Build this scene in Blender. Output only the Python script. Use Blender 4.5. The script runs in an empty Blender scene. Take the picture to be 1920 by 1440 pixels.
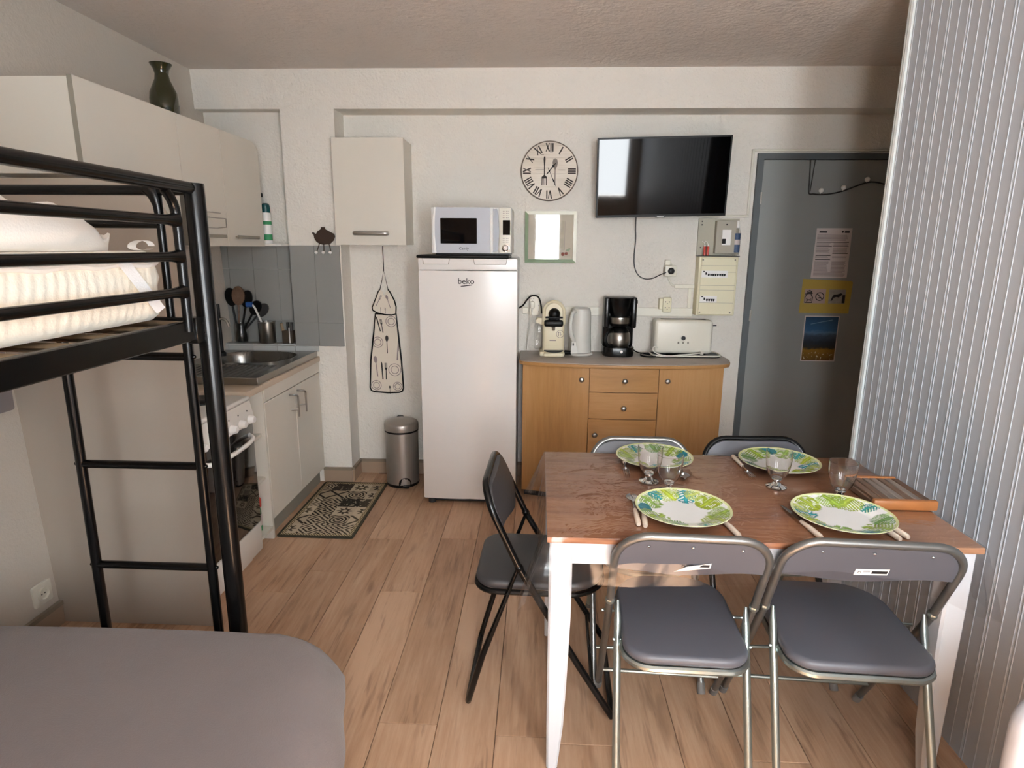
import bpy, bmesh, math, random
from mathutils import Vector, Matrix, noise
random.seed(7)
PI = math.pi
S = bpy.context.scene
COL = S.collection

# ---------------------------------------------------------------- camera, light, exposure
cam_d = bpy.data.cameras.new('camera')
cam_d.sensor_width = 36.0
cam_d.lens = 21.464
cam_d.clip_start = 0.02
cam = bpy.data.objects.new('camera', cam_d)
COL.objects.link(cam)
def cam_matrix(yaw, pitch, roll, loc):
    cy, sy, cp, sp = math.cos(yaw), math.sin(yaw), math.cos(pitch), math.sin(pitch)
    f = Vector((sy*cp, cy*cp, -sp)); r = Vector((cy, -sy, 0)); d = f.cross(r)
    cr, sr = math.cos(roll), math.sin(roll)
    R = r*cr + d*sr; D = d*cr - r*sr
    U, B = -D, -f
    return Matrix(((R.x, U.x, B.x, loc[0]), (R.y, U.y, B.y, loc[1]), (R.z, U.z, B.z, loc[2]), (0, 0, 0, 1)))
cam.matrix_world = cam_matrix(math.radians(-2.391), math.radians(12.571), math.radians(-0.418), (0, 0, 1.5))
S.camera = cam

S.view_settings.view_transform = 'Standard'
S.view_settings.look = 'None'
S.view_settings.gamma = 1.0
S.view_settings.use_curve_mapping = False
S.view_settings.exposure = 0.97
S.cycles.use_denoising = True
S.cycles.max_bounces = 12
S.cycles.diffuse_bounces = 6
S.cycles.transparent_max_bounces = 16
S.cycles.sample_clamp_indirect = 6.0
S.cycles.caustics_reflective = False
S.cycles.caustics_refractive = False

W = bpy.data.worlds.new('daylight'); S.world = W
W.use_nodes = True
W.node_tree.nodes['Background'].inputs[0].default_value = (0.80, 0.90, 1.0, 1)
W.node_tree.nodes['Background'].inputs[1].default_value = 3.0

def area(name, loc, rot, sx, sy, power, col):
    l = bpy.data.lights.new(name, 'AREA'); l.shape = 'RECTANGLE'; l.size = sx; l.size_y = sy
    l.energy = power; l.color = col
    o = bpy.data.objects.new(name, l); o.location = loc; o.rotation_euler = rot
    COL.objects.link(o); return o
# daylight entering through the glazed window of the rear wall
WINS = ((-0.09, 0.31), (0.70, 1.18)); WZ0, WZ1, RY = 0.85, 2.22, -0.80
for a_, b_ in WINS:
    area('window_daylight', ((a_+b_)/2, RY-0.12, (WZ0+WZ1)/2), (math.radians(90), 0, 0), b_-a_, WZ1-WZ0, 92*(b_-a_), (0.94, 0.975, 1.0))
sun_d = bpy.data.lights.new('sun', 'SUN'); sun_d.energy = 165.0; sun_d.angle = math.radians(0.6); sun_d.color = (1.0, 0.93, 0.84)
sun = bpy.data.objects.new('sun', sun_d); COL.objects.link(sun)
sun.rotation_euler = Vector((-0.30, 0.62, -1.0)).to_track_quat('-Z', 'Y').to_euler()
sun.location = (1, -4, 5)

# ---------------------------------------------------------------- helpers
def lin(h):
    h = h.lstrip('#'); v = [int(h[i:i+2], 16)/255 for i in (0, 2, 4)]
    return tuple((x/12.92 if x <= 0.04045 else ((x+0.055)/1.055)**2.4) for x in v) + (1,)

class N:                                       # small node-tree helper
    def __init__(s, name):
        s.m = bpy.data.materials.new(name); s.m.use_nodes = True
        s.t = s.m.node_tree; s.n = s.t.nodes
        s.b = s.n['Principled BSDF']; s.out = s.n['Material Output']
    def new(s, typ, **kw):
        nd = s.n.new('ShaderNode'+typ)
        for k, v in kw.items(): setattr(nd, k, v)
        return nd
    def put(s, nd, i, v):
        if v is None: return
        if hasattr(v, 'is_output'): s.t.links.new(v, nd.inputs[i])
        elif isinstance(v, (tuple, list)) and len(v) == 4 and nd.inputs[i].type == 'VECTOR': nd.inputs[i].default_value = v[:3]
        else: nd.inputs[i].default_value = v
    def math(s, op, a, b=None, c=None, clamp=False):
        nd = s.new('Math', operation=op, use_clamp=clamp)
        s.put(nd, 0, a); s.put(nd, 1, b); s.put(nd, 2, c); return nd.outputs[0]
    def mix(s, f, a, b, blend='MIX'):
        nd = s.new('Mix', data_type='RGBA', blend_type=blend)
        s.put(nd, 0, f); s.put(nd, 6, a); s.put(nd, 7, b); return nd.outputs[2]
    def coord(s, out='Object'): return s.new('TexCoord').outputs[out]
    def mapp(s, v, sc=(1, 1, 1), loc=(0, 0, 0), rot=(0, 0, 0)):
        nd = s.new('Mapping'); s.put(nd, 0, v); nd.inputs[1].default_value = loc; nd.inputs[2].default_value = rot; nd.inputs[3].default_value = sc
        return nd.outputs[0]
    def noise(s, v, scale, detail=4, rough=0.55, dist=0.0):
        nd = s.new('TexNoise'); s.put(nd, 'Vector', v); nd.inputs['Scale'].default_value = scale
        nd.inputs['Detail'].default_value = detail; nd.inputs['Roughness'].default_value = rough; nd.inputs['Distortion'].default_value = dist
        return nd.outputs[0]
    def ramp(s, f, stops):
        nd = s.new('ValToRGB'); s.put(nd, 0, f); e = nd.color_ramp.elements
        while len(e) < len(stops): e.new(0.5)
        for el, (p, c) in zip(e, stops):
            el.position = p; el.color = c if isinstance(c, tuple) else (c, c, c, 1)
        return nd.outputs[0]
    def bump(s, h, strength=0.3, dist=0.01):
        nd = s.new('Bump'); nd.inputs['Strength'].default_value = strength; nd.inputs['Distance'].default_value = dist
        s.put(nd, 'Height', h); s.t.links.new(nd.outputs[0], s.b.inputs['Normal']); return nd
    def sep(s, v):
        nd = s.new('SeparateXYZ'); s.put(nd, 0, v); return nd.outputs
    def comb(s, x, y, z=0.0):
        nd = s.new('CombineXYZ'); s.put(nd, 0, x); s.put(nd, 1, y); s.put(nd, 2, z); return nd.outputs[0]
    def base(s, v): s.put(s.b, 'Base Color', v)
    def set(s, rough=None, metal=None, spec=None, **kw):
        s.put(s.b, 'Roughness', rough); s.put(s.b, 'Metallic', metal); s.put(s.b, 'Specular IOR Level', spec)
        for k, v in kw.items(): s.put(s.b, k.replace('_', ' '), v)

def mat(name, col, rough=0.5, metal=0.0, bump=None, var=0.05, vscale=6, coat=0.0, spec=None):
    n = N(name); c = lin(col) if isinstance(col, str) else col
    co = n.coord()
    if var:
        f = n.noise(co, vscale, 3)
        a = tuple(x*(1-var) for x in c[:3])+(1,); b = tuple(min(1, x*(1+var)) for x in c[:3])+(1,)
        n.base(n.mix(f, a, b))
    else: n.base(c)
    n.set(rough=rough, metal=metal, spec=spec)
    if coat: n.set(Coat_Weight=coat, Coat_Roughness=0.06)
    if bump: n.bump(n.noise(co, bump[0], 4, 0.6), bump[1], bump[2] if len(bump) > 2 else 0.003)
    return n.m

class MB:                                      # collects shapes, builds ONE mesh object
    def __init__(s): s.v = []; s.f = []; s.sm = []
    def add(s, vs, fs, smooth=False, M=None):
        o = len(s.v)
        s.v += [tuple(M @ Vector(p)) for p in vs] if M else [tuple(p) for p in vs]
        s.f += [tuple(i+o for i in f) for f in fs]; s.sm += [smooth]*len(fs); return s
    def box(s, x0, x1, y0, y1, z0, z1, M=None):
        x0, x1 = sorted((x0, x1)); y0, y1 = sorted((y0, y1)); z0, z1 = sorted((z0, z1))
        vs = [(x, y, z) for z in (z0, z1) for y in (y0, y1) for x in (x0, x1)]
        return s.add(vs, [(0, 2, 3, 1), (4, 5, 7, 6), (0, 1, 5, 4), (2, 6, 7, 3), (0, 4, 6, 2), (1, 3, 7, 5)], False, M)
    def rbox(s, x0, x1, y0, y1, z0, z1, r=0.005, seg=2, M=None):
        x0, x1 = sorted((x0, x1)); y0, y1 = sorted((y0, y1)); z0, z1 = sorted((z0, z1))
        bm = bmesh.new(); bmesh.ops.create_cube(bm, size=1)
        for v in bm.verts:
            v.co = Vector(((x0+x1)/2+v.co.x*(x1-x0), (y0+y1)/2+v.co.y*(y1-y0), (z0+z1)/2+v.co.z*(z1-z0)))
        r = min(r, (x1-x0)*0.49, (y1-y0)*0.49, (z1-z0)*0.49)
        bmesh.ops.bevel(bm, geom=bm.edges[:], offset=r, segments=seg, profile=0.5, affect='EDGES')
        bm.verts.index_update()
        s.add([v.co[:] for v in bm.verts], [tuple(v.index for v in f.verts) for f in bm.faces], True, M)
        bm.free(); return s
    def tube(s, pts, r=0.01, n=10, closed=False, caps=True, M=None):
        P = [Vector(p) for p in pts]; k = len(P)
        rr = r if isinstance(r, (list, tuple)) else [r]*k
        T = []
        for i in range(k):
            a = P[(i-1) % k] if (i > 0 or closed) else P[i]; b = P[(i+1) % k] if (i < k-1 or closed) else P[i]
            t = (b-a); T.append(t.normalized() if t.length > 1e-9 else Vector((0, 0, 1)))
        u = T[0].orthogonal().normalized(); vs = []; fs = []
        for i in range(k):
            u = (u - T[i]*u.dot(T[i])); u = u.normalized() if u.length > 1e-6 else T[i].orthogonal().normalized()
            w = T[i].cross(u)
            for j in range(n):
                a = 2*PI*j/n; vs.append(P[i]+(u*math.cos(a)+w*math.sin(a))*rr[i])
        for i in range(k if closed else k-1):
            i2 = (i+1) % k
            for j in range(n):
                fs.append((i*n+j, i*n+(j+1) % n, i2*n+(j+1) % n, i2*n+j))
        if caps and not closed:
            fs.append(tuple(range(n-1, -1, -1))); fs.append(tuple((k-1)*n+j for j in range(n)))
        return s.add(vs, fs, True, M)
    def lathe(s, prof, n=24, c=(0, 0, 0), M=None, close=False):
        vs = []; fs = []; k = len(prof)
        for (r, z) in prof:
            for j in range(n):
                a = 2*PI*j/n; vs.append((c[0]+max(r, 1e-5)*math.cos(a), c[1]+max(r, 1e-5)*math.sin(a), c[2]+z))
        for i in range(k if close else k-1):
            for j in range(n):
                i2 = (i+1) % k; fs.append((i*n+j, i*n+(j+1) % n, i2*n+(j+1) % n, i2*n+j))
        return s.add(vs, fs, True, M)
    def prism(s, out, a0, a1, axis='Y', M=None, smooth=False):
        # outline is 2-D; axis 'Y': (x,z), 'Z': (x,y), 'X': (y,z)
        A = sum(out[i][0]*out[(i+1) % len(out)][1]-out[(i+1) % len(out)][0]*out[i][1] for i in range(len(out)))
        if A < 0: out = out[::-1]
        def p(q, a):
            return {'Y': (q[0], a, q[1]), 'Z': (q[0], q[1], a), 'X': (a, q[0], q[1])}[axis]
        k = len(out); lo, hi = min(a0, a1), max(a0, a1)
        if axis == 'Y': lo, hi = hi, lo
        vs = [p(q, lo) for q in out]+[p(q, hi) for q in out]
        fs = [tuple(range(k-1, -1, -1)), tuple(range(k, 2*k))]+[(i, (i+1) % k, k+(i+1) % k, k+i) for i in range(k)]
        return s.add(vs, fs, smooth, M)
    def slab(s, out, a0, a1, r, axis='Z', seg=3, M=None):
        # like prism, with rounded rims (outline inset towards its centre)
        A = sum(out[i][0]*out[(i+1) % len(out)][1]-out[(i+1) % len(out)][0]*out[i][1] for i in range(len(out)))
        if A < 0: out = out[::-1]
        k = len(out); cx = sum(q[0] for q in out)/k; cy = sum(q[1] for q in out)/k
        lo, hi = min(a0, a1), max(a0, a1); r = min(r, (hi-lo)/2)
        rings = []
        for i in range(seg+1): t = PI/2*i/seg; rings.append((r*(1-math.sin(t)), lo+r*(1-math.cos(t))))
        for i in range(seg+1): t = PI/2*i/seg; rings.append((r*(1-math.cos(t)), hi-r*(1-math.sin(t))))
        def p(x, y, a): return {'Y': (x, a, y), 'Z': (x, y, a), 'X': (a, x, y)}[axis]
        vs = []
        for (ins, a) in rings:
            for (x, y) in out:
                d = math.hypot(x-cx, y-cy) or 1; q = max(0, 1-ins/d); vs.append(p(cx+(x-cx)*q, cy+(y-cy)*q, a))
        m = len(rings); fs = [tuple(range(k-1, -1, -1)), tuple((m-1)*k+i for i in range(k))]
        for i in range(m-1):
            for j in range(k): fs.append((i*k+j, i*k+(j+1) % k, (i+1)*k+(j+1) % k, (i+1)*k+j))
        if axis == 'Y': fs = [f[::-1] for f in fs]
        return s.add(vs, fs, True, M)
    def grid(s, fn, nu, nv, wrap=False, M=None, smooth=True):
        vs = [fn(i/(nu if wrap else nu-1), j/(nv-1)) for j in range(nv) for i in range(nu)]; fs = []
        for j in range(nv-1):
            for i in range(nu if wrap else nu-1):
                i2 = (i+1) % nu; fs.append((j*nu+i, j*nu+i2, (j+1)*nu+i2, (j+1)*nu+i))
        return s.add(vs, fs, smooth, M)
    def ball(s, c, r, n=12, sz=1.0):
        return s.lathe([(r*math.sin(PI*i/8), -r*sz*math.cos(PI*i/8)) for i in range(9)], n, c)
    def text(s, body, size, M):
        cu = bpy.data.curves.new('lettering', 'FONT'); cu.body = body; cu.size = size; cu.extrude = 0.0004; cu.align_x = 'CENTER'; cu.align_y = 'CENTER'
        cu.resolution_u = 3
        ob = bpy.data.objects.new('lettering', cu); COL.objects.link(ob)
        dg = bpy.context.evaluated_depsgraph_get(); me = bpy.data.meshes.new_from_object(ob.evaluated_get(dg))
        s.add([v.co[:] for v in me.vertices], [tuple(p.vertices) for p in me.polygons], False, M)
        bpy.data.objects.remove(ob); bpy.data.curves.remove(cu); bpy.data.meshes.remove(me); return s
    def mesh(s, name, m, off=(0, 0, 0)):
        me = bpy.data.meshes.new(name)
        me.from_pydata([(x-off[0], y-off[1], z-off[2]) for x, y, z in s.v], [], s.f)
        me.polygons.foreach_set('use_smooth', s.sm)
        me.materials.append(m); me.update()
        if any(s.sm): me.set_sharp_from_angle(angle=0.75)
        return me

ORG = {}
def tag(o, label, cat, group=None):
    o['label'] = label; o['category'] = cat
    if group: o['group'] = group
    return o
def thing(name, label, cat, loc=(0, 0, 0), rotz=0.0, group=None):
    o = bpy.data.objects.new(name, None); o.empty_display_size = 0.05
    COL.objects.link(o); o.location = loc; o.rotation_euler = (0, 0, rotz)
    ORG[o.name] = Vector(loc); return tag(o, label, cat, group)
def part(name, mb, m, parent, local=False, label=None):
    # shapes are given in world coordinates (or local=True: in the thing's own frame)
    off = (0, 0, 0) if local else ORG[parent.name]
    o = bpy.data.objects.new(name, mb.mesh(name, m, off)); COL.objects.link(o); o.parent = parent
    ORG[o.name] = ORG[parent.name]
    if label: o['label'] = label
    return o
def single(name, mb, m, label, cat, loc, group=None):
    o = bpy.data.objects.new(name, mb.mesh(name, m, loc)); COL.objects.link(o); o.location = loc
    ORG[o.name] = Vector(loc); return tag(o, label, cat, group)
def struct(name, mb, m):
    o = bpy.data.objects.new(name, mb.mesh(name, m)); COL.objects.link(o); o['kind'] = 'structure'
    ORG[o.name] = Vector((0, 0, 0)); return o
def dup(root, loc, rotz, label, group=None):
    r = root.copy(); COL.objects.link(r); r.location = loc; r.rotation_euler = (0, 0, rotz); r['label'] = label
    if group: r['group'] = group
    for ch in list(root.children):
        c = ch.copy(); COL.objects.link(c); c.parent = r
        for g in ch.children:
            d = g.copy(); COL.objects.link(d); d.parent = c
    return r
def arc(cx, cy, r, a0, a1, n=8):
    return [(cx+r*math.cos(math.radians(a0+(a1-a0)*i/n)), cy+r*math.sin(math.radians(a0+(a1-a0)*i/n))) for i in range(n+1)]
def rrect(x0, x1, y0, y1, r, n=5):
    return arc(x1-r, y0+r, r, -90, 0, n)+arc(x1-r, y1-r, r, 0, 90, n)+arc(x0+r, y1-r, r, 90, 180, n)+arc(x0+r, y0+r, r, 180, 270, n)
def FRONT(x, y, z, rot=0.0):                   # 2-D drawing plane facing the viewer's side (-Y)
    return Matrix.Translation((x, y, z)) @ Matrix.Rotation(rot, 4, Vector((0, -1, 0))) @ Matrix(((1, 0, 0, 0), (0, 0, -1, 0), (0, 1, 0, 0), (0, 0, 0, 1)))
def spline(pts, n=8):                          # Catmull-Rom
    P = [Vector(p) for p in pts]; out = []
    for i in range(len(P)-1):
        p0, p1, p2, p3 = P[max(i-1, 0)], P[i], P[i+1], P[min(i+2, len(P)-1)]
        for k in range(n):
            t = k/n
            out.append(0.5*((2*p1)+(p2-p0)*t+(2*p0-5*p1+4*p2-p3)*t*t+(3*p1-p0-3*p2+p3)*t**3))
    return out+[P[-1]]

# ---------------------------------------------------------------- materials
def plaster(name, col, strength, scale=90, col2=None):
    n = N(name); co = n.coord()
    a = lin(col); b = lin(col2) if col2 else tuple(x*0.93 for x in a[:3])+(1,)
    n.base(n.mix(n.noise(co, 2.2, 4), a, b)); n.set(rough=0.85, spec=0.25)
    h = n.math('ADD', n.noise(co, scale, 5, 0.6), n.math('MULTIPLY', n.noise(co, scale*0.22, 3), 1.3))
    n.bump(h, strength, 0.006); return n.m
M_wall = plaster('rough_white_plaster', '#e4e0d8', 0.85, 75)
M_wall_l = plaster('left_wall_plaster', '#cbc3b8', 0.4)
M_ceil = plaster('textured_ceiling', '#d6d0cb', 0.9, 45)
M_white = mat('white_laminate', '#d6d1c6', 0.45, var=0.02)
M_white2 = mat('white_enamel', '#e2dfd9', 0.25, var=0.02)
M_fridge = mat('fridge_white', '#e0dcd8', 0.22, var=0.015)
M_greyedge = mat('grey_edge_band', '#8f8a7e', 0.6)
M_alu = mat('brushed_aluminium', '#b5b3ae', 0.35, 1.0)
M_chrome = mat('chrome', '#d8d8d8', 0.12, 1.0, var=0)
M_steel = mat('stainless_steel', '#a9a59e', 0.28, 1.0)
M_steel_dk = mat('sink_steel', '#8d8b86', 0.25, 1.0)
M_bin = mat('bin_steel', '#aaa59f', 0.36, 0.75)
M_black = mat('black_gloss_paint', '#070707', 0.24, var=0, spec=0.4)
M_blackp = mat('black_plastic', '#060606', 0.4, var=0, spec=0.25)
M_darkgrey = mat('dark_grey_plastic', '#2c2c2d', 0.5)
M_screen = mat('tv_screen_glass', '#020203', 0.04, var=0, spec=0.28)
M_oven = mat('oven_black_glass', '#0a0808', 0.05, var=0, coat=0.5)
M_cream = mat('cream_plastic', '#dcd2b4', 0.35, var=0.02)
M_ivory = mat('ivory_plastic', '#e3ddc0', 0.5, var=0.02)
M_offwhite = mat('off_white_plastic', '#dfdccf', 0.35, var=0.02)
M_pure = mat('white_plastic', '#ecebe8', 0.4, var=0.01)
M_grout = mat('grey_grout', '#b4b5b2', 0.8)
M_tile = mat('grey_glazed_tile', '#90918f', 0.18, var=0.04)
M_door = mat('grey_door_paint', '#8d908f', 0.42, var=0.03)
M_doorf = mat('slate_door_frame_paint', '#565c5f', 0.45, var=0.03)
M_panel = mat('pale_grey_panelling', '#b1b9c2', 0.48, var=0.03, bump=(30, 0.03))
M_trimw = mat('white_trim', '#cfd6d6', 0.35, var=0.02)
M_vent = mat('beige_tile', '#a08a76', 0.5, var=0.08, bump=(60, 0.1))
M_greytop = mat('grey_trim_cap', '#85796a', 0.6)
M_greycloth = None
def fabric(name, col, sc=260, st=0.25, var=0.12):
    n = N(name); co = n.coord(); c = lin(col)
    f = n.noise(co, 3.0, 4); a = tuple(x*(1-var) for x in c[:3])+(1,); b = tuple(x*(1+var) for x in c[:3])+(1,)
    n.base(n.mix(f, a, b)); n.set(rough=0.9, spec=0.2, Sheen_Weight=0.25)
    n.bump(n.math('ADD', n.noise(co, sc, 2), n.math('MULTIPLY', n.noise(co, 9, 3), 2.0)), st, 0.004); return n.m
M_greycloth = fabric('taupe_grey_cloth', '#7c716e')
M_quilt = fabric('cream_quilted_cotton', '#efe6d4', 120, 0.3, 0.05)
M_duvet = fabric('white_cotton', '#f3ede4', 200, 0.25, 0.03)
M_strap = fabric('white_elastic', '#f0eeec', 300, 0.2, 0.02)
M_vinyl = mat('dark_grey_vinyl', '#57585f', 0.42, var=0.06, bump=(300, 0.08, 0.001))
M_vinylb = mat('charcoal_vinyl', '#3a393b', 0.45, var=0.06, bump=(300, 0.08, 0.001))
M_tube = mat('grey_painted_tube', '#7d7c79', 0.33, 0.75, var=0.03)
M_tubeb = mat('silver_tube', '#a9b2ae', 0.28, 0.9, var=0.03)
M_rubber = mat('grey_rubber', '#77736f', 0.8)
M_orange = mat('orange_wood', '#a06638', 0.4, var=0.15, vscale=30)
M_red = mat('red_plastic', '#c0311e', 0.35)
M_blue = mat('blue_plastic', '#1c4e93', 0.4)
M_green = mat('green_label', '#2d8b57', 0.5)
M_teal = mat('dark_teal_plastic', '#0d4a4c', 0.35)
M_paper = mat('white_paper', '#cfc3c1', 0.8, var=0.03)
M_ink = mat('black_ink', '#1d1a1a', 0.7, var=0)
M_inkg = mat('grey_ink', '#8c8080', 0.8, var=0)
M_yellow = mat('yellow_paper', '#b39a48', 0.8, var=0.05)
M_brownmetal = mat('brown_rusty_metal', '#3a2a20', 0.55, 0.3)
M_rod = mat('dark_wrought_metal', '#3a3836', 0.5, 0.6)
M_cordw = mat('white_cord', '#d9d7cf', 0.5, var=0)
M_handle_w = mat('cream_cutlery_handle', '#e8d9c8', 0.35, var=0.02)
M_terr = mat('terracotta', '#a6532c', 0.6)

def glassm(name, col, rough=0.0, ior=1.45):
    n = N(name); n.base(col); n.set(rough=rough, Transmission_Weight=1.0, IOR=ior); return n.m
def thin(name, tint, f0=0.06, rough=0.05, bump=None, edge=0.40):
    # thin clear sheet: mostly straight transmission with a fresnel gloss
    n = N(name); n.n.remove(n.b)
    tr = n.new('BsdfTransparent'); tr.inputs[0].default_value = tint
    gl = n.new('BsdfGlossy'); gl.inputs['Roughness'].default_value = rough
    fr = n.new('LayerWeight'); fr.inputs[0].default_value = 0.25
    fac = n.math('MULTIPLY_ADD', fr.outputs[1], edge, f0, clamp=True)
    if bump:
        h = n.noise(n.mapp(n.coord(), bump[1]), bump[0], 3, 0.5, 1.5)
        bp = n.new('Bump'); bp.inputs['Strength'].default_value = bump[2]; bp.inputs['Distance'].default_value = 0.01
        n.put(bp, 'Height', h); n.t.links.new(bp.outputs[0], gl.inputs['Normal'])
    mx = n.new('MixShader'); n.put(mx, 0, fac); n.t.links.new(tr.outputs[0], mx.inputs[1]); n.t.links.new(gl.outputs[0], mx.inputs[2])
    n.t.links.new(mx.outputs[0], n.out.inputs[0]); return n.m
M_clear = thin('clear_vinyl_sheet', (0.91, 0.90, 0.89, 1), 0.04, 0.08, (6.0, (1.0, 1.6, 1.0), 0.75))
M_clear2 = thin('clear_vinyl_fold', (0.93, 0.92, 0.915, 1), 0.03, 0.16, (6.0, (1.0, 1.0, 1.0), 0.3), 0.22)
M_glass = thin('clear_drinking_glass', (0.975, 0.985, 0.98, 1), 0.025, 0.02)
M_pane = thin('picture_glass', (0.97, 0.97, 0.97, 1), 0.03, 0.03)
M_solidglass = glassm('solid_clear_glass', (1, 1, 1, 1))
M_greenglass = mat('dark_green_glass', '#2a2a12', 0.08, var=0.1, coat=0.6)

def wood(name, c1, c2, c3, axis='Y', scale=9.0, rough=0.45, knots=True, per_obj=False, coat=0.0, stretch=14.0):
    n = N(name); co = n.coord()
    if per_obj:
        r = n.new('ObjectInfo').outputs['Random']
        va = n.new('VectorMath', operation='ADD'); n.put(va, 0, n.new('NewGeometry').outputs['Position'])
        n.put(va, 1, n.comb(n.math('MULTIPLY', r, 31.0), n.math('MULTIPLY', r, 57.0), 0.0)); co = va.outputs[0]
    else: r = None
    i = 'XYZ'.index(axis); sc = [1.0, 1.0, 1.0]; sc[i] = 1.0/stretch
    sc2 = [1.0, 1.0, 1.0]; sc2[i] = 0.22
    big = n.noise(n.mapp(co, sc2), scale*0.55, 3, 0.5, 0.6)
    fine = n.noise(n.mapp(co, sc), scale*9, 4, 0.65, 0.2)
    f = n.math('ADD', n.math('MULTIPLY', big, 0.75), n.math('MULTIPLY', fine, 0.45))
    c = n.ramp(f, [(0.30, lin(c3)), (0.52, lin(c1)), (0.75, lin(c2))])
    if knots:
        sk = [1.0, 1.0, 1.0]; sk[i] = 0.30
        k = n.noise(n.mapp(co, sk), scale*1.25, 2, 0.4, 0.4)
        kf = n.ramp(k, [(0.66, 0.0), (0.76, 1.0)])
        c = n.mix(n.math('MULTIPLY', kf, 0.55), c, lin(c3))
    if per_obj:
        ss = [1.0, 1.0, 1.0]; ss[i] = 0.085
        stf = n.ramp(n.noise(n.mapp(co, ss), scale*5.0, 3, 0.6, 0.5), [(0.57, 0.0), (0.70, 1.0)])
        c = n.mix(n.math('MULTIPLY', stf, 0.45), c, lin(c3))
        v = n.math('MULTIPLY_ADD', r, 0.10, 0.95); c = n.mix(1.0, c, n.comb(v, v, v), 'MULTIPLY')
    n.base(c); n.set(rough=rough, spec=0.4)
    if coat: n.set(Coat_Weight=coat, Coat_Roughness=0.1)
    n.bump(fine, 0.08, 0.002); return n.m
M_floor = wood('oak_laminate', '#b08b6d', '#c8a588', '#6b4b39', 'Y', 7.0, 0.42, True, True)
M_beech = wood('beech_veneer_upright', '#b08350', '#bd9263', '#9b7045', 'Z', 6.0, 0.4, False)
M_beechx = wood('beech_veneer_level', '#b08350', '#bd9263', '#9b7045', 'X', 6.0, 0.4, False)
M_pine = wood('red_brown_pine', '#9f6b4d', '#bf8f6c', '#4a271a', 'X', 7.0, 0.35, True, False, 0.2)
M_darkwood = wood('dark_brown_wood', '#69503f', '#7d6452', '#41301f', 'Y', 14.0, 0.5, False)
M_greywood = wood('grey_brown_wood', '#7b7068', '#988d84', '#4d4540', 'Y', 14.0, 0.5, False)
M_lightwood = wood('birch_slat', '#8e7a60', '#9f8a6e', '#75614a', 'X', 10.0, 0.6, False)
M_topgrey = mat('taupe_worktop', '#a0958a', 0.38, var=0.06, vscale=120)
M_wtop = mat('beige_worktop', '#c2b09c', 0.4, var=0.05, vscale=80)

# ---------------------------------------------------------------- SETTING
CZ = 2.483; BY = 3.885; FY = 3.71; PX = 1.30
PEND = 2.455
fl = MB().box(-2.1, 2.5, -0.9, 4.0, -0.06, -0.012)
floor = struct('floor', fl, mat('floor_underlay', '#3d2c20', 0.9))
PW = 0.19; gap = 0.0009
meshes = {}
xi = -0.303-PW*9
row = 0
while xi < 2.4:
    y = -0.85-random.random()*1.1
    while y < 3.9:
        y1 = y+1.28
        a, b = max(y, -0.85), min(y1, 3.885)
        if b-a > 0.02:
            L = round(b-a, 3)
            if L not in meshes:
                q = MB(); g = gap; e = 0.0014
                q.add([(g, g, -0.012), (PW-g, g, -0.012), (PW-g, L-g, -0.012), (g, L-g, -0.012),
                       (g, g, -0.001), (PW-g, g, -0.001), (PW-g, L-g, -0.001), (g, L-g, -0.001),
                       (g+e, g+e, 0), (PW-g-e, g+e, 0), (PW-g-e, L-g-e, 0), (g+e, L-g-e, 0)],
                      [(3, 2, 1, 0), (8, 9, 10, 11)]+[(i, (i+1) % 4, 4+(i+1) % 4, 4+i) for i in range(4)]+[(4+i, 4+(i+1) % 4, 8+(i+1) % 4, 8+i) for i in range(4)])
                meshes[L] = q.mesh('plank', M_floor)
            o = bpy.data.objects.new('plank', meshes[L]); COL.objects.link(o); o.parent = floor; o.location = (xi, a, 0)
        y = y1
    xi += PW; row += 1

struct('ceiling', MB().box(-2.1, 2.5, -0.9, 4.0, CZ, CZ+0.08), M_ceil)
# left wall leans a little out of plumb, as in the photo
lw = MB().add([(-1.915, -0.85, 0), (-1.915, 3.95, 0), (-2.013, 3.95, CZ), (-2.013, -0.85, CZ),
               (-2.12, -0.85, 0), (-2.12, 3.95, 0), (-2.12, 3.95, CZ), (-2.12, -0.85, CZ)],
              [(0, 1, 2, 3), (4, 7, 6, 5), (0, 4, 5, 1), (3, 2, 6, 7), (0, 3, 7, 4), (1, 5, 6, 2)])
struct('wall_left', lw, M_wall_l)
# back wall: main plane with the door opening, left of it the recessed kitchen niche
DX0, DX1, DZ = 1.283, 2.10, 2.055
bw = MB().box(-1.22, DX0, BY, BY+0.1, 0, CZ).box(DX0, DX1, BY, BY+0.1, DZ, CZ).box(DX1, 2.5, BY, BY+0.1, 0, CZ).box(DX0, DX1, BY+0.06, BY+0.1, 0, DZ)  # last box: unseen backing added behind the door to stop light leaking in
wall_back = struct('wall_back', bw, M_wall)
struct('trim_1', MB().box(-2.05, 2.45, FY, BY, 2.27, CZ), M_wall)          # ceiling beam
pil = struct('trim_2', MB().box(-1.505, -1.19, FY, BY+0.05, 0, 2.27), M_wall)   # pillar
nb = struct('trim_3', MB().box(-2.05, -1.505, 3.80, 3.95, 0.9, 2.27).box(-2.05, -1.505, FY, 3.95, 0, 0.896), M_wall)  # niche back and ledge
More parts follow.
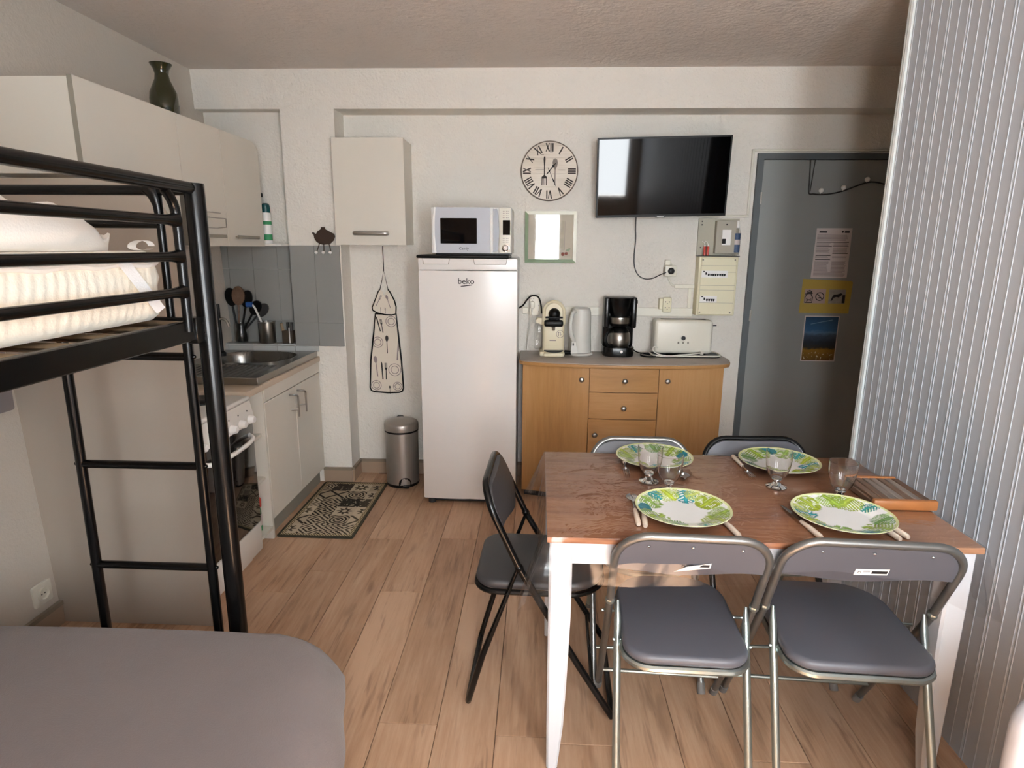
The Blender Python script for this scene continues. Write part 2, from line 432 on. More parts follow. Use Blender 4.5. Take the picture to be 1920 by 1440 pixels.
# tiles (each its own piece) on the niche back, ledge and pillar
def tiles(parent, xs, zs, yf, th=0.008):
    for a, b in zip(xs, xs[1:]):
        for c, d in zip(zs, zs[1:]):
            q = MB().rbox(a+0.0005, b-0.0005, yf-th, yf, c+0.0005, d-0.0005, 0.0012, 1)
            part('tile', q, M_tile, parent)
tiles(nb, [-2.0, -1.93, -1.775, -1.62, -1.507], [0.905, 1.04, 1.36, 1.50], 3.80)
tiles(pil, [-1.503, -1.352, -1.197], [0.895, 1.04, 1.505], FY)
for a, b in zip([-2.0, -1.93, -1.775, -1.62], [-1.93, -1.775, -1.62, -1.507]):
    part('tile', MB().rbox(a+0.001, b-0.001, FY-0.006, 3.792, 0.896, 0.905, 0.0018, 1), M_grout, nb)
    part('tile', MB().rbox(a+0.001, b-0.001, FY-0.012, FY, 0.862, 0.894, 0.0018, 1), M_grout, nb)
part('tile', MB().rbox(-1.506, -1.36, FY-0.012, FY, 0.862, 0.894, 0.0018, 1), M_grout, nb)

# right panelled wall: grooved boards with raised beads, corner moulding at its far end
wr = struct('wall_right', MB().box(PX+0.012, PX+0.06, -0.85, PEND-0.01, 0, CZ), M_panel)
bp = MB()
Wb = 0.101
def bead(y, h=0.0016, w=0.0028):
    return [(0, y-w), (-h*0.8, y-w*0.55), (-h, y), (-h*0.8, y+w*0.55), (0, y+w)]
prof = [(0.012, 0.0006), (0.003, 0.0006), (0, 0.0020)]+bead(0.0060)+bead(0.0505)+bead(0.0950)+[(0, Wb-0.0020), (0.003, Wb-0.0006), (0.012, Wb-0.0006)]
bp.prism([(x, y) for x, y in prof], 0.0, CZ, 'Z')
board_mesh = bp.mesh('board', M_panel)
y = PEND-0.03-Wb
while y > -0.85-Wb:
    o = bpy.data.objects.new('board', board_mesh); COL.objects.link(o); o.parent = wr; o.location = (PX, y, 0)
    y -= Wb
cm = MB().prism([(PX-0.008, PEND-0.03), (PX-0.011, PEND-0.02)]+[(PX+0.004+0.015*math.cos(math.radians(a)), PEND-0.008+0.015*math.sin(math.radians(a))) for a in range(200, 79, -20)]+[(PX+0.06, PEND+0.006), (PX+0.06, PEND-0.03)], 0, CZ, 'Z')
struct('trim_4', cm, M_trimw)
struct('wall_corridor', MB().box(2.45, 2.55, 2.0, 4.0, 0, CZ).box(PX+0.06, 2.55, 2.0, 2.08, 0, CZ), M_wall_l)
# rear wall with the window that lights the room
rw = MB().box(-2.1, PX+0.06, RY-0.1, RY, 0, WZ0).box(-2.1, PX+0.06, RY-0.1, RY, WZ1, CZ)
for a, b in ((-2.1, WINS[0][0]), (WINS[0][1], WINS[1][0]), (WINS[1][1], PX+0.06)): rw.box(a, b, RY-0.1, RY, WZ0, WZ1)
struct('wall_rear', rw, M_wall_l)
for k_, (a, b) in enumerate(WINS):
    wf = MB().box(a, a+0.04, RY-0.06, RY-0.01, WZ0, WZ1).box(b-0.04, b, RY-0.06, RY-0.01, WZ0, WZ1).box(a+0.04, b-0.04, RY-0.058, RY-0.012, WZ0, WZ0+0.05).box(a+0.04, b-0.04, RY-0.058, RY-0.012, WZ1-0.05, WZ1)
    win = struct('window_%d' % (k_+1), wf, M_pure)
    part('pane', MB().box(a+0.04, b-0.04, RY-0.037, RY-0.033, WZ0+0.05, WZ1-0.05), M_pane, win)

# entrance door in its frame
door = struct('door_1', MB().box(DX0, DX0+0.036, BY-0.022, BY+0.05, 0, DZ).box(DX1-0.036, DX1, BY-0.022, BY+0.05, 0, DZ).box(DX0+0.036, DX1-0.036, BY-0.022, BY+0.05, DZ-0.034, DZ), M_doorf)
part('door_leaf', MB().rbox(DX0+0.039, DX1-0.039, BY-0.008, BY+0.03, 0.008, DZ-0.0355, 0.002, 1), M_door, door)
for z in (1.80, 1.10, 0.25): part('hinge', MB().tube([(DX0+0.037, BY-0.022, z-0.035), (DX0+0.037, BY-0.022, z+0.035)], 0.006, 8), M_steel, door)

# skirting: brown tiles with a grey cap
def skirting(name, pts, h=0.082, side=1):
    base = None
    q = MB()
    for (x0, y0), (x1, y1) in zip(pts, pts[1:]):
        d = Vector((x1-x0, y1-y0, 0)).normalized(); nn = Vector((d.y, -d.x, 0))*side
        a, b = Vector((x0, y0, 0))-d*0.0, Vector((x1, y1, 0))
        vs = [a, b, b+nn*0.016, a+nn*0.016]
        q.add([v+Vector((0, 0, h)) for v in vs]+[v+Vector((0, 0, h+0.018)) for v in vs], [(3, 2, 1, 0), (4, 5, 6, 7), (0, 1, 5, 4), (1, 2, 6, 5), (2, 3, 7, 6), (3, 0, 4, 7)])
    base = struct(name, q, M_greytop)
    for (x0, y0), (x1, y1) in zip(pts, pts[1:]):
        L = math.hypot(x1-x0, y1-y0); n = max(1, round(L/0.30)); d = Vector((x1-x0, y1-y0, 0))/L; nn = Vector((d.y, -d.x, 0))*side
        for i in range(n):
            a = Vector((x0, y0, 0))+d*(L*i/n+0.001); b = Vector((x0, y0, 0))+d*(L*(i+1)/n-0.001)
            vs = [a, b, b+nn*0.012, a+nn*0.012]
            part('tile', MB().add([v+Vector((0, 0, 0.002)) for v in vs]+[v+Vector((0, 0, h-0.001)) for v in vs], [(3, 2, 1, 0), (4, 5, 6, 7), (0, 1, 5, 4), (1, 2, 6, 5), (2, 3, 7, 6), (3, 0, 4, 7)]), M_vent, base)
skirting('baseboard_back', [(-1.375, FY), (-1.19, FY), (-1.19, BY), (1.283, BY)])
skirting('baseboard_left', [(-1.912, -0.78), (-1.912, 2.135)])

# ---------------------------------------------------------------- KITCHEN RUN (left)
# tall white end panel with a rounded upper corner, closing the kitchen run
ol = [(-1.925, 0), (-1.262, 0)] + [(-1.262, 1.45)] + arc(-1.50, 1.487, 0.238, 0, 90, 8) + [(-2.0, 1.725)]
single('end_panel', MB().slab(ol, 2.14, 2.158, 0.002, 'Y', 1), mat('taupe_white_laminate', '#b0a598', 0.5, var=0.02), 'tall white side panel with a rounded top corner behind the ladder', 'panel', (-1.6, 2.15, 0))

# cooker
ck = thing('cooker', 'white freestanding cooker with a black glass oven door', 'cooker', (-1.62, 2.46, 0))
cx0, cx1, cy0, cy1 = -1.90, -1.345, 2.19, 2.70
part('body', MB().box(cx0, cx1, cy0, cy1, 0.04, 0.80).box(cx0+.03, cx1-.03, cy0+.03, cy1-.03, 0.0, 0.04), M_white2, ck)
hob = MB().rbox(cx0, cx1+0.012, cy0-0.004, cy1+0.004, 0.80, 0.822, 0.010, 3)
hobp = part('hob', hob, M_white2, ck)
for i, (bx, by, r) in enumerate(((-1.50, 2.33, .07), (-1.50, 2.57, .085), (-1.76, 2.33, .085), (-1.76, 2.57, .07))):
    part('hot_plate', MB().lathe([(0, .012), (r-.008, .012), (r, .008), (r, 0), (0, 0)], 24, (bx, by, 0.822)), M_blackp, hobp)
cp = part('control_panel', MB().add([(cx1, cy0, .70), (cx1+.03, cy0, .70), (cx1+.010, cy0, .80), (cx1, cy0, .80), (cx1, cy1, .70), (cx1+.03, cy1, .70), (cx1+.010, cy1, .80), (cx1, cy1, .80)],
     [(0, 1, 2, 3), (7, 6, 5, 4), (1, 5, 6, 2), (0, 4, 5, 1), (3, 2, 6, 7)]), M_white2, ck)
for i in range(6):
    yk = 2.235+0.083*i
    part('knob', MB().lathe([(0, 0), (.021, 0), (.020, .008), (.016, .022), (.014, .026), (0, .027)], 14, M=Matrix.Translation((cx1+.027, yk, .722)) @ Matrix.Rotation(PI/2, 4, 'Y')), M_pure, cp)
    part('mark', MB().lathe([(0, 0), (.004, 0), (.003, .002), (0, .002)], 8, M=Matrix.Translation((cx1+.018, yk, .762)) @ Matrix.Rotation(PI/2, 4, 'Y')), M_darkgrey, cp)
od = part('oven_door', MB().rbox(cx1, cx1+0.02, cy0+.006, cy1-.006, .20, .695, 0.004, 2), M_oven, ck)
part('handle', MB().tube(spline([(cx1+.018, 2.24, .648), (cx1+.05, 2.27, .64), (cx1+.06, 2.36, .634), (cx1+.06, 2.53, .634), (cx1+.05, 2.62, .64), (cx1+.018, 2.65, .648)], 5), 0.010, 10), M_pure, od)
part('drawer', MB().rbox(cx1, cx1+0.018, cy0+.006, cy1-.006, .055, .195, 0.004, 2), M_white2, ck)

# worktop between and behind
single('worktop', MB().rbox(-1.93, -1.355, 2.72, 2.885, 0.80, 0.832, 0.004, 2).rbox(-1.412, -1.355, 2.88, 3.70, 0.80, 0.832, 0.004, 2).box(-1.93, -1.90, 2.88, 3.70, 0.80, 0.832), M_wtop, 'beige laminate worktop running from the cooker to the corner under the sink', 'worktop', (-1.64, 3.2, 0.80))

# sink base cabinet
sc = thing('sink_cabinet', 'white two-door base cabinet under the steel sink', 'cabinet', (-1.65, 3.3, 0))
part('body', MB().box(-1.92, -1.385, 2.918, 3.69, 0.10, 0.69), M_white, sc)
part('top_rail', MB().rbox(-1.385, -1.362, 2.915, 3.69, 0.735, 0.80, 0.002, 1), M_white, sc)
part('plinth', MB().box(-1.90, -1.40, 2.93, 3.69, 0.0, 0.10), M_greyedge, sc)
for a, b, yh in ((2.915, 3.30, 3.245), (3.303, 3.69, 3.355)):
    d = part('door', MB().rbox(-1.383, -1.364, a, b, 0.105, 0.730, 0.002, 1), M_white, sc)
    part('handle', MB().tube(spline([(-1.362, yh-.03, .70), (-1.335, yh-.028, .70), (-1.326, yh-.008, .692), (-1.326, yh, .67), (-1.326, yh, .57)], 5), 0.0055, 8).tube([(-1.364, yh-.012, .612), (-1.326, yh+.003, .612)], 0.0045, 8), M_alu, d)
# open shelf unit between cooker and sink cabinet
ou = thing('open_shelf_unit', 'narrow white open shelf unit between the cooker and the sink cabinet', 'shelf', (-1.65, 2.81, 0))
part('side_panel', MB().box(-1.92, -1.366, 2.898, 2.914, 0.0, 0.80), M_white, ou)
part('side_panel', MB().box(-1.92, -1.40, 2.708, 2.720, 0.0, 0.80), M_white, ou)
for z in (0.055, 0.33, 0.56):
    part('shelf', MB().box(-1.92, -1.385 if z > .1 else -1.366, 2.720, 2.898, z, z+.016), M_white, ou)
jr = thing('sauce_jar', 'small jar with a red lid on the lower shelf beside the cooker', 'jar', (-1.43, 2.845, 0.346-0.275))
part('jar_body', MB().lathe([(0, 0), (.03, 0), (.032, .02), (.03, .11), (.026, .13), (0, .13)], 16, (-1.43, 2.845, 0.071)), M_green, jr)
part('jar_label', MB().lathe([(.0325, .03), (.0325, .09), (.0315, .09)], 16, (-1.43, 2.845, 0.071)), M_paper, jr)
part('lid', MB().lathe([(0, .13), (.034, .13), (.035, .17), (.025, .18), (0, .18)], 16, (-1.43, 2.845, 0.071)), M_red, jr)

# stainless sink top with drainer ribs and round basin
sk = thing('sink', 'stainless steel sink top with ribbed drainer on the worktop', 'sink', (-1.66, 3.28, 0.832))
sx0, sx1, sy0, sy1 = -1.95, -1.372, 2.875, 3.69
def sinkf(u, v):
    x = sx0+(sx1-sx0)*u; y = sy0+(sy1-sy0)*v; z = 0.866
    q = (abs((x+1.665)/0.225)**2.6+abs((y-3.46)/0.185)**2.6)
    t = max(0.0, min(1.0, (1.12-q)/0.42)); t = t*t*(3-2*t); z -= 0.16*t
    if 2.90 < y < 3.22 and -1.90 < x < -1.42:
        e = min(1, (y-2.90)/.03, (3.22-y)/.03)
        z += (-0.006+0.004*math.cos((x)*2*PI/0.034))*max(0, e)
    return (x, y, z)
part('basin_top', MB().grid(sinkf, 96, 110), M_steel_dk, sk)
part('rim', MB().rbox(sx0-.003, sx1+.003, sy0-.006, sy0, 0.832, 0.868, .002, 1).rbox(sx1, sx1+.005, sy0-.006, sy1, 0.832, 0.868, .002, 1), M_steel, sk)
fa = thing('tap', 'sink tap with a tall black stem and a curved chrome spout', 'tap', (-1.86, 3.50, 0.865))
part('stem', MB().lathe([(0.022, 0), (.022, .02), (.010, .03), (.009, .305), (0, .307)], 12, (-1.868, 3.50, 0.862)), M_blackp, fa)
part('spout', MB().tube(spline([(-1.866, 3.50, 1.078), (-1.85, 3.497, 1.083), (-1.83, 3.492, 1.078), (-1.815, 3.488, 1.060), (-1.806, 3.485, 1.037)], 5), 0.008, 10), M_chrome, fa)

# upper cabinets
uc = thing('hood_cabinet', 'short white wall cabinet above the cooker at the end of the row', 'cabinet', (-1.8, 2.49, 1.745))
part('body', MB().box(-1.985, -1.619, 2.192, 2.7965, 1.745, 2.062), M_white, uc)
d = part('door', MB().box(-1.618, -1.601, 2.190, 2.7960, 1.742, 2.066), M_white, uc)
part('edge_band_and_gap_shade', MB().box(-1.6185, -1.6005, 2.1885, 2.190, 1.742, 2.066), M_greyedge, d)
part('handle', MB().rbox(-1.585, -1.577, 2.36, 2.62, 1.762, 1.776, .002, 1).box(-1.602, -1.58, 2.375, 2.383, 1.765, 1.773).box(-1.602, -1.58, 2.597, 2.605, 1.765, 1.773), M_greyedge, d)
tc = thing('wall_cabinet', 'tall white two-door wall cabinet left of the niche', 'cabinet', (-1.8, 3.19, 1.50))
part('body', MB().box(-1.985, -1.622, 2.800, 3.590, 1.500, 2.062), M_white, tc)
d = part('door', MB().box(-1.618, -1.601, 2.8005, 3.1690, 1.498, 2.066), M_white, tc)
for y_ in (2.79825, 3.17125): part('edge_band_and_gap_shade', MB().box(-1.619, -1.6035, y_-.0022, y_+.0022, 1.500, 2.064), mat('door_gap_shade', '#5d584f', 0.7), d)  # dark strips filling the door gaps, their colour stands in for shade
def bar(ya, yb, z): return MB().rbox(-1.585, -1.577, ya, yb, z-.008, z+.008, .002, 1).box(-1.602, -1.58, ya+.012, ya+.02, z-.004, z+.004).box(-1.602, -1.58, yb-.02, yb-.012, z-.004, z+.004)
part('handle', bar(2.92, 3.115, 1.546), M_greyedge, d)
d = part('door', MB().prism([(3.1735, 1.498), (3.592, 1.498)]+arc(3.512, 1.986, 0.08, 0, 90, 6)+[(3.1735, 2.066)], -1.618, -1.601, 'X'), M_white, tc)
part('handle', bar(3.235, 3.485, 1.546), M_greyedge, d)
tw = thing('wire_holder', 'small wire holder hooked on the wall cabinet door beside the bed post', 'holder', (-1.58, 2.98, 1.60))
part('wire', MB().tube([(-1.597, 2.90, 1.66), (-1.555, 2.90, 1.655), (-1.555, 3.02, 1.655), (-1.597, 3.02, 1.66)], .003, 6).tube([(-1.597, 2.90, 1.635), (-1.545, 2.90, 1.63), (-1.545, 3.05, 1.63), (-1.55, 3.06, 1.59), (-1.597, 3.06, 1.585), (-1.597, 2.90, 1.585)], .0028, 6), M_steel, tw)

# green vase on the cabinets
single('vase', MB().lathe([(0, 0), (.046, 0), (.055, .008), (.062, .05), (.064, .11), (.060, .14), (.047, .17), (.034, .198), (.030, .222), (.034, .243), (.046, .262), (.049, .268), (.045, .266), (.030, .243), (.027, .222), (.031, .198), (.044, .17), (.057, .14), (.060, .1), (.056, .02), (0, .012)], 36, (-1.79, 3.05, 2.063)), M_greenglass,
       'dark green glass vase with a flared rim on top of the wall cabinets', 'vase', (-1.79, 3.05, 2.063))

# shelf in the niche with spray can and hook
single('niche_shelf', MB().rbox(-1.985, -1.508, 3.60, 3.79, 1.501, 1.514, .002, 1), M_white2, 'thin white shelf board across the niche beside the wall cabinet', 'shelf', (-1.7, 3.70, 1.501))
sp = thing('spray_can', 'slim aerosol can with a dark teal cap on the niche shelf', 'can', (-1.635, 3.70, 1.514))
c = (-1.628, 3.70, 1.514)
part('can_body', MB().lathe([(0, 0), (.027, 0), (.028, .005), (.028, .165), (.024, .178), (.022, .18), (0, .18)], 20, c), M_pure, sp)
part('label_band', MB().lathe([(.0285, .02), (.0285, .055), (.028, .055)], 20, c), M_green, sp)
part('label_band', MB().lathe([(.0285, .11), (.0285, .13), (.028, .13)], 20, c), M_green, sp)
part('cap', MB().lathe([(.0265, .180), (.0265, .205), (.023, .226), (.012, .234), (0, .234)], 20, c), M_teal, sp)
single('small_hook', MB().rbox(-1.705, -1.680, 3.780, 3.798, 1.79, 1.812, .003, 1).rbox(-1.703, -1.695, 3.775, 3.798, 1.755, 1.80, .002, 1), M_blackp, 'small black hook on the niche wall above the spray can', 'hook', (-1.69, 3.79, 1.78))

# things on the tiled ledge
uj = thing('utensil_jar', 'glass jar packed with black kitchen utensils on the tiled ledge', 'jar', (-1.86, 3.752, 0.905))
c = (-1.868, 3.752, 0.905)
part('jar_glass', MB().lathe([(0, .001), (.040, .001), (.043, .01), (.043, .10), (.038, .112), (.040, .124), (.037, .124), (.035, .112), (.040, .10), (.040, .012), (0, .006)], 22, c), M_glass, uj)
part('contents', MB().lathe([(0, .008), (.034, .008), (.034, .06), (.026, .08), (.02, .12), (0, .12)], 14, c), M_blackp, uj)
def utensil(root, x, y, z, dx, dz, L, w, shape, m=None):
    q = MB(); a = Vector((x, y, z)); t = Vector((dx, 0.0, dz)).normalized(); b = a+t*L*0.55
    q.tube([a, b], .006, 8)
    n = t.cross(Vector((0, 1, 0)))
    o = []
    for k in range(16):
        an = 2*PI*k/16; o.append(b+t*(L*0.22*(1-math.cos(an)))+n*(w*math.sin(an)))
    vs = [p+Vector((0, -.005, 0)) for p in o]+[p+Vector((0, .005, 0)) for p in o]
    q.add(vs, [tuple(range(16)), tuple(range(31, 15, -1))]+[(i, 16+i, 16+(i+1) % 16, (i+1) % 16) for i in range(16)], False)
    return part('utensil', q, m or M_blackp, root)
utensil(uj, -1.89, 3.752, 0.99, -0.12, 1, .26, .036, 0)
utensil(uj, -1.875, 3.745, 0.99, 0.06, 1, .27, .040, 0, M_darkwood)
utensil(uj, -1.862, 3.756, 0.99, 0.25, 1, .25, .034, 0)
utensil(uj, -1.85, 3.748, 0.98, 0.62, 1, .22, .036, 0)
utensil(uj, -1.845, 3.754, 0.98, 0.95, 1, .23, .034, 0, M_darkgrey)
st = thing('steel_canister', 'tall stainless steel canister standing on the tiled ledge', 'canister', (-1.695, 3.75, 0.905))
part('canister_body', MB().lathe([(0, 0), (.048, 0), (.050, .004), (.050, .128), (.053, .131), (.053, .135), (.048, .135), (.047, .01), (0, .008)], 28, (-1.697, 3.748, 0.905)), M_steel, st)
db = thing('dish_brush', 'blue and white dish brush leaning in the steel canister', 'brush', (-1.72, 3.75, 0.95))
part('handle', MB().tube([(-1.705, 3.74, 0.93), (-1.728, 3.735, 1.045), (-1.76, 3.735, 1.125), (-1.775, 3.735, 1.145)], .0065, 8), M_pure, db)
part('brush_head', MB().rbox(-1.815, -1.77, 3.722, 3.748, 1.128, 1.162, .010, 2), M_blue, db)
pb = thing('cork_box', 'small dark holder with a cork and pens at the right end of the ledge', 'holder', (-1.565, 3.75, 0.905))
part('holder', MB().rbox(-1.598, -1.532, 3.728, 3.775, 0.905, 0.985, .003, 1), mat('dark_holder_brown', '#3d3327', 0.5), pb)
part('cork', MB().tube([(-1.590, 3.745, .95), (-1.60, 3.735, 1.03)], .010, 8), M_lightwood, pb)
part('pen', MB().tube([(-1.566, 3.75, .95), (-1.563, 3.745, 1.036)], .009, 8), M_blackp, pb)
part('pen', MB().tube([(-1.545, 3.75, .95), (-1.54, 3.745, 1.036)], .009, 8), M_darkgrey, pb)
part('white_strip', MB().rbox(-1.552, -1.546, 3.722, 3.729, 0.907, 1.005, .002, 1), M_pure, pb, label='white upright strip')

# teapot shaped key rack on the pillar
tk = thing('key_rack', 'brown metal teapot-shaped rack with three white hooks on the pillar', 'hook rack', (-1.285, 3.705, 1.46))
o = [(-1.247, 1.515), (-1.225, 1.535), (-1.215, 1.56), (-1.222, 1.575), (-1.238, 1.582), (-1.255, 1.592), (-1.272, 1.600), (-1.275, 1.612), (-1.297, 1.612), (-1.300, 1.600), (-1.318, 1.590), (-1.330, 1.572),
     (-1.342, 1.580), (-1.352, 1.584), (-1.352, 1.572), (-1.344, 1.566), (-1.341, 1.546), (-1.330, 1.528), (-1.312, 1.515), (-1.29, 1.510)]
part('plate', MB().prism(o, 3.690, 3.694, 'Y'), M_brownmetal, tk)
part('spacer', MB().rbox(-1.30, -1.27, 3.694, 3.71, 1.53, 1.58, .002, 1), M_brownmetal, tk)
for x0, x1 in ((-1.313, -1.328), (-1.287, -1.285), (-1.255, -1.243)):
    h = part('hook', MB().tube(spline([(x0, 3.692, 1.515), ((x0+x1)/2, 3.690, 1.495), (x1, 3.682, 1.470), (x1, 3.672, 1.458)], 4), .003, 6), M_brownmetal, tk)
    part('hook_tip', MB().ball((x1, 3.670, 1.465), .010, 10), M_pure, h, label='white ceramic hook tip')

# small wall cabinet
wc = thing('small_wall_cabinet', 'small white single-door wall cabinet with a brushed bar handle above the apron', 'cabinet', (-0.985, 3.77, 1.512))
part('body', MB().box(-1.192, -0.782, 3.668, 3.88, 1.514, 2.103), M_white, wc)
d = part('door', MB().rbox(-1.197, -0.780, 3.648, 3.666, 1.510, 2.107, .0015, 1), M_white, wc)
part('handle', MB().tube(spline([(-1.080, 3.648, 1.578), (-1.078, 3.630, 1.577), (-1.06, 3.624, 1.577), (-0.985, 3.621, 1.577), (-0.91, 3.624, 1.577), (-0.892, 3.630, 1.577), (-0.890, 3.648, 1.578)], 4), .0125, 12), M_alu, d)

# apron hanging below the cabinet
ap = thing('apron', 'small printed apron with black piping hanging under the small cabinet', 'apron', (-0.97, 3.85, 1.5))
yA = 3.862
skirtp = [(-1.038, 1.082), (-0.905, 1.082), (-0.894, 0.95), (-0.880, 0.78), (-0.872, 0.60), (-0.880, 0.578), (-0.90, 0.570), (-0.975, 0.566), (-1.065, 0.572), (-1.085, 0.580), (-1.092, 0.60), (-1.080, 0.78), (-1.055, 0.95)]
topp = [(-1.052, 1.105), (-1.02, 1.088), (-0.97, 1.078), (-0.93, 1.077), (-0.905, 1.084), (-0.902, 1.13), (-0.912, 1.17), (-0.938, 1.222), (-0.950, 1.238), (-0.962, 1.225), (-0.975, 1.195), (-0.985, 1.222), (-1.000, 1.240), (-1.012, 1.225), (-1.035, 1.17), (-1.055, 1.125)]
M_apron = fabric('beige_printed_cotton', '#ddd4c6', 300, 0.15, 0.04)
part('skirt', MB().prism(skirtp, yA, yA+.004, 'Y'), M_apron, ap)
part('bib', MB().prism(topp, yA-.006, yA-.001, 'Y'), M_apron, ap)
part('piping', MB().tube([(x, yA+.001, z) for x, z in skirtp], .0055, 6, closed=True).tube([(x, yA-.005, z) for x, z in topp[:9]], .0046, 6).tube([(x, yA-.005, z) for x, z in topp[12:]+topp[:1]], .0038, 6), M_blackp, ap)
part('strap', MB().tube([(-0.950, yA-.004, 1.238), (-0.972, yA-.004, 1.355), (-1.000, yA-.004, 1.240)], .0024, 6).tube([(-0.972, yA-.004, 1.352), (-0.974, yA-.004, 1.505)], .0026, 6), M_blackp, ap)
ink = MB(); rings = MB(); yf = yA-.0012
def flat(o, x, z, s=1.0, rot=0.0, y=None, q=ink):
    c, n = math.cos(rot), math.sin(rot)
    q.prism([(x+s*(a*c-b*n), z+s*(a*n+b*c)) for a, b in o], (y or yf), (y or yf)+.0009, 'Y')
SPOON = [(-.003, -.06), (.003, -.06), (.0025, .02), (.008, .03), (.011, .045), (.008, .058), (0, .064), (-.008, .058), (-.011, .045), (-.008, .03), (-.0025, .02)]
FORK = [(-.004, -.06), (.004, -.06), (.0025, .0), (.008, .012), (.008, .05), (.0045, .05), (.0045, .018), (.0018, .018), (.0018, .05), (-.0018, .05), (-.0018, .018), (-.0045, .018), (-.0045, .05), (-.008, .05), (-.008, .012), (-.0025, .0)]
KNIFE = [(-.004, -.06), (.004, -.06), (.003, -.01), (.005, .0), (.005, .045), (-.001, .06), (-.004, .055)]
flat(SPOON, -0.970, 0.885, 0.95); flat(SPOON, -0.962, 0.585, 0.45); flat(KNIFE, -1.008, 0.715, 1.0, .05); flat(FORK, -0.982, 0.715, 1.0)
flat(KNIFE, -1.022, 1.02, .85, .25); flat(FORK, -1.000, 1.01, .8, .15); flat(KNIFE, -1.00, 1.105, .35, 0, yA-.0072); flat(FORK, -0.972, 1.105, .35, 0, yA-.0072)
def ring(x, z, r, w=.0022):
    for rr in (r, r*.62):
        n = 22; vs = []
        for k in range(n):
            a = 2*PI*k/n
            for q in (rr-w, rr+w): vs += [(x+q*math.cos(a), yf, z+q*math.sin(a))]
        rings.add(vs, [(2*k, 2*((k+1) % n), 2*((k+1) % n)+1, 2*k+1) for k in range(n)])
ring(-0.938, 1.035, .034); ring(-1.03, 0.90, .034); ring(-0.925, 0.72, .040); ring(-1.05, 0.615, .032); ring(-0.91, 0.61, .028)
flat(SPOON, -1.045, 0.74, 1.1, .1, None, rings); flat(KNIFE, -0.90, .85, 1.1, -.1, None, rings); flat(SPOON, -0.95, 1.16, .7, .3, yA-.0072, rings); flat(FORK, -1.01, 1.17, .7, -.5, yA-.0072, rings)
for nm, q_, m_, l_ in (('black_print', ink, M_ink, 'black cutlery print'), ('beige_print', rings, M_inkg, 'grey plate print')): part(nm, q_, m_, ap, label=l_)['kind'] = 'stuff'

# ---------------------------------------------------------------- FRIDGE, MICROWAVE, BIN, RUG
fr = thing('fridge', 'tall white single-door fridge with a microwave on top', 'fridge', (-0.39, 3.62, 0))
part('body', MB().rbox(-0.661, -0.120, 3.44, 3.86, 0.03, 1.405, .006, 2), M_fridge, fr)
part('door', MB().slab([(-0.663, 3.437)]+[(-0.663+0.545*i/14, 3.437-0.034-0.014*math.sin(PI*i/14)) for i in range(15)]+[(-0.118, 3.437)], 0.035, 1.375, .006, 'Z', 2), M_fridge, fr)
tp = part('top_cover', MB().slab([(-0.663, 3.86), (-0.663, 3.41)]+[(-0.663+0.545*i/14, 3.402-0.014*math.sin(PI*i/14)) for i in range(15)]+[(-0.118, 3.41), (-0.118, 3.86)], 1.379, 1.441, .006, 'Z', 2), M_fridge, fr)
for a, b in ((-0.635, -0.49), (-0.355, -0.175)):
    part('grip_edge', MB().prism([(a-.003, 1.440), (b+.003, 1.440), (b-.003, 1.4085), (a+.003, 1.4085)], 3.3848, 3.388, 'Y'), M_greyedge, tp)
    part('grip_recess', MB().prism([(a, 1.440), (b, 1.440), (b-.006, 1.411), (a+.006, 1.411)], 3.3842, 3.388, 'Y'), mat('fridge_grip_grey', '#dcd7d3', 0.4), tp)
part('plinth', MB().box(-0.64, -0.14, 3.44, 3.84, 0.003, 0.035), M_darkgrey, fr)
for x in (-0.62, -0.16): part('foot', MB().lathe([(0, 0), (.022, 0), (.022, .03), (0, .03)], 12, (x, 3.43, 0)), M_darkgrey, fr)
part('logo', MB().text('beko', 0.046, FRONT(-0.398, 3.3860, 1.318)).add([(-0.428, 3.3862, 1.288), (-0.368, 3.3862, 1.296), (-0.368, 3.3862, 1.301), (-0.428, 3.3862, 1.293)], [(0, 1, 2, 3)]), M_ink, fr)
single('black_tray', MB().rbox(-0.675, -0.165, 3.40, 3.76, 1.4415, 1.4595, .007, 2), M_blackp, 'flat black tray squeezed between the fridge and the microwave', 'tray', (-0.4, 3.6, 1.4415))

mw = thing('microwave', 'silver-fronted microwave oven standing on the fridge', 'microwave', (-0.37, 3.58, 1.46))
mx0, mx1, mz0, mz1, my = -0.592, -0.152, 1.468, 1.714, 3.425
M_msil = mat('silver_lacquer', '#b3b7bf', 0.42, 0.0, var=0.02)
part('casing', MB().rbox(mx0, mx1, my+.004, my+.32, mz0, mz1, .006, 2), M_pure, mw)
part('foot', MB().lathe([(0, 0), (.015, 0), (.015, .01), (0, .01)], 10, (mx0+.06, my+.05, 1.459)), M_blackp, mw)
part('foot', MB().lathe([(0, 0), (.015, 0), (.015, .01), (0, .01)], 10, (mx1-.06, my+.05, 1.459)), M_blackp, mw)
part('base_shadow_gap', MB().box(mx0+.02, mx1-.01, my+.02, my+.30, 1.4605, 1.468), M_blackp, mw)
def bowx(t): return mx0+.014+.006*(1-math.cos((t-.5)*2.4))*1.2
edgeL = [(mx0+.013-.008*(1-(2*i/10-1)**2)+.006, mz0+.002+(mz1-mz0-.004)*i/10) for i in range(11)]
dr = part('door', MB().prism(edgeL+[(mx1-.100, mz1-.002), (mx1-.100+0, mz0+.002)], my-.012, my+.004, 'Y'), M_msil, mw)
part('edge_strip', MB().prism(edgeL+[(x+.010, z) for x, z in edgeL[::-1]], my-.0145, my-.011, 'Y'), M_pure, dr, label='white curved edge strip')
part('window', MB().rbox(mx0+.052, mx0+.252, my-.0145, my-.010, mz0+.052, mz0+.188, .002, 1), M_screen, dr)
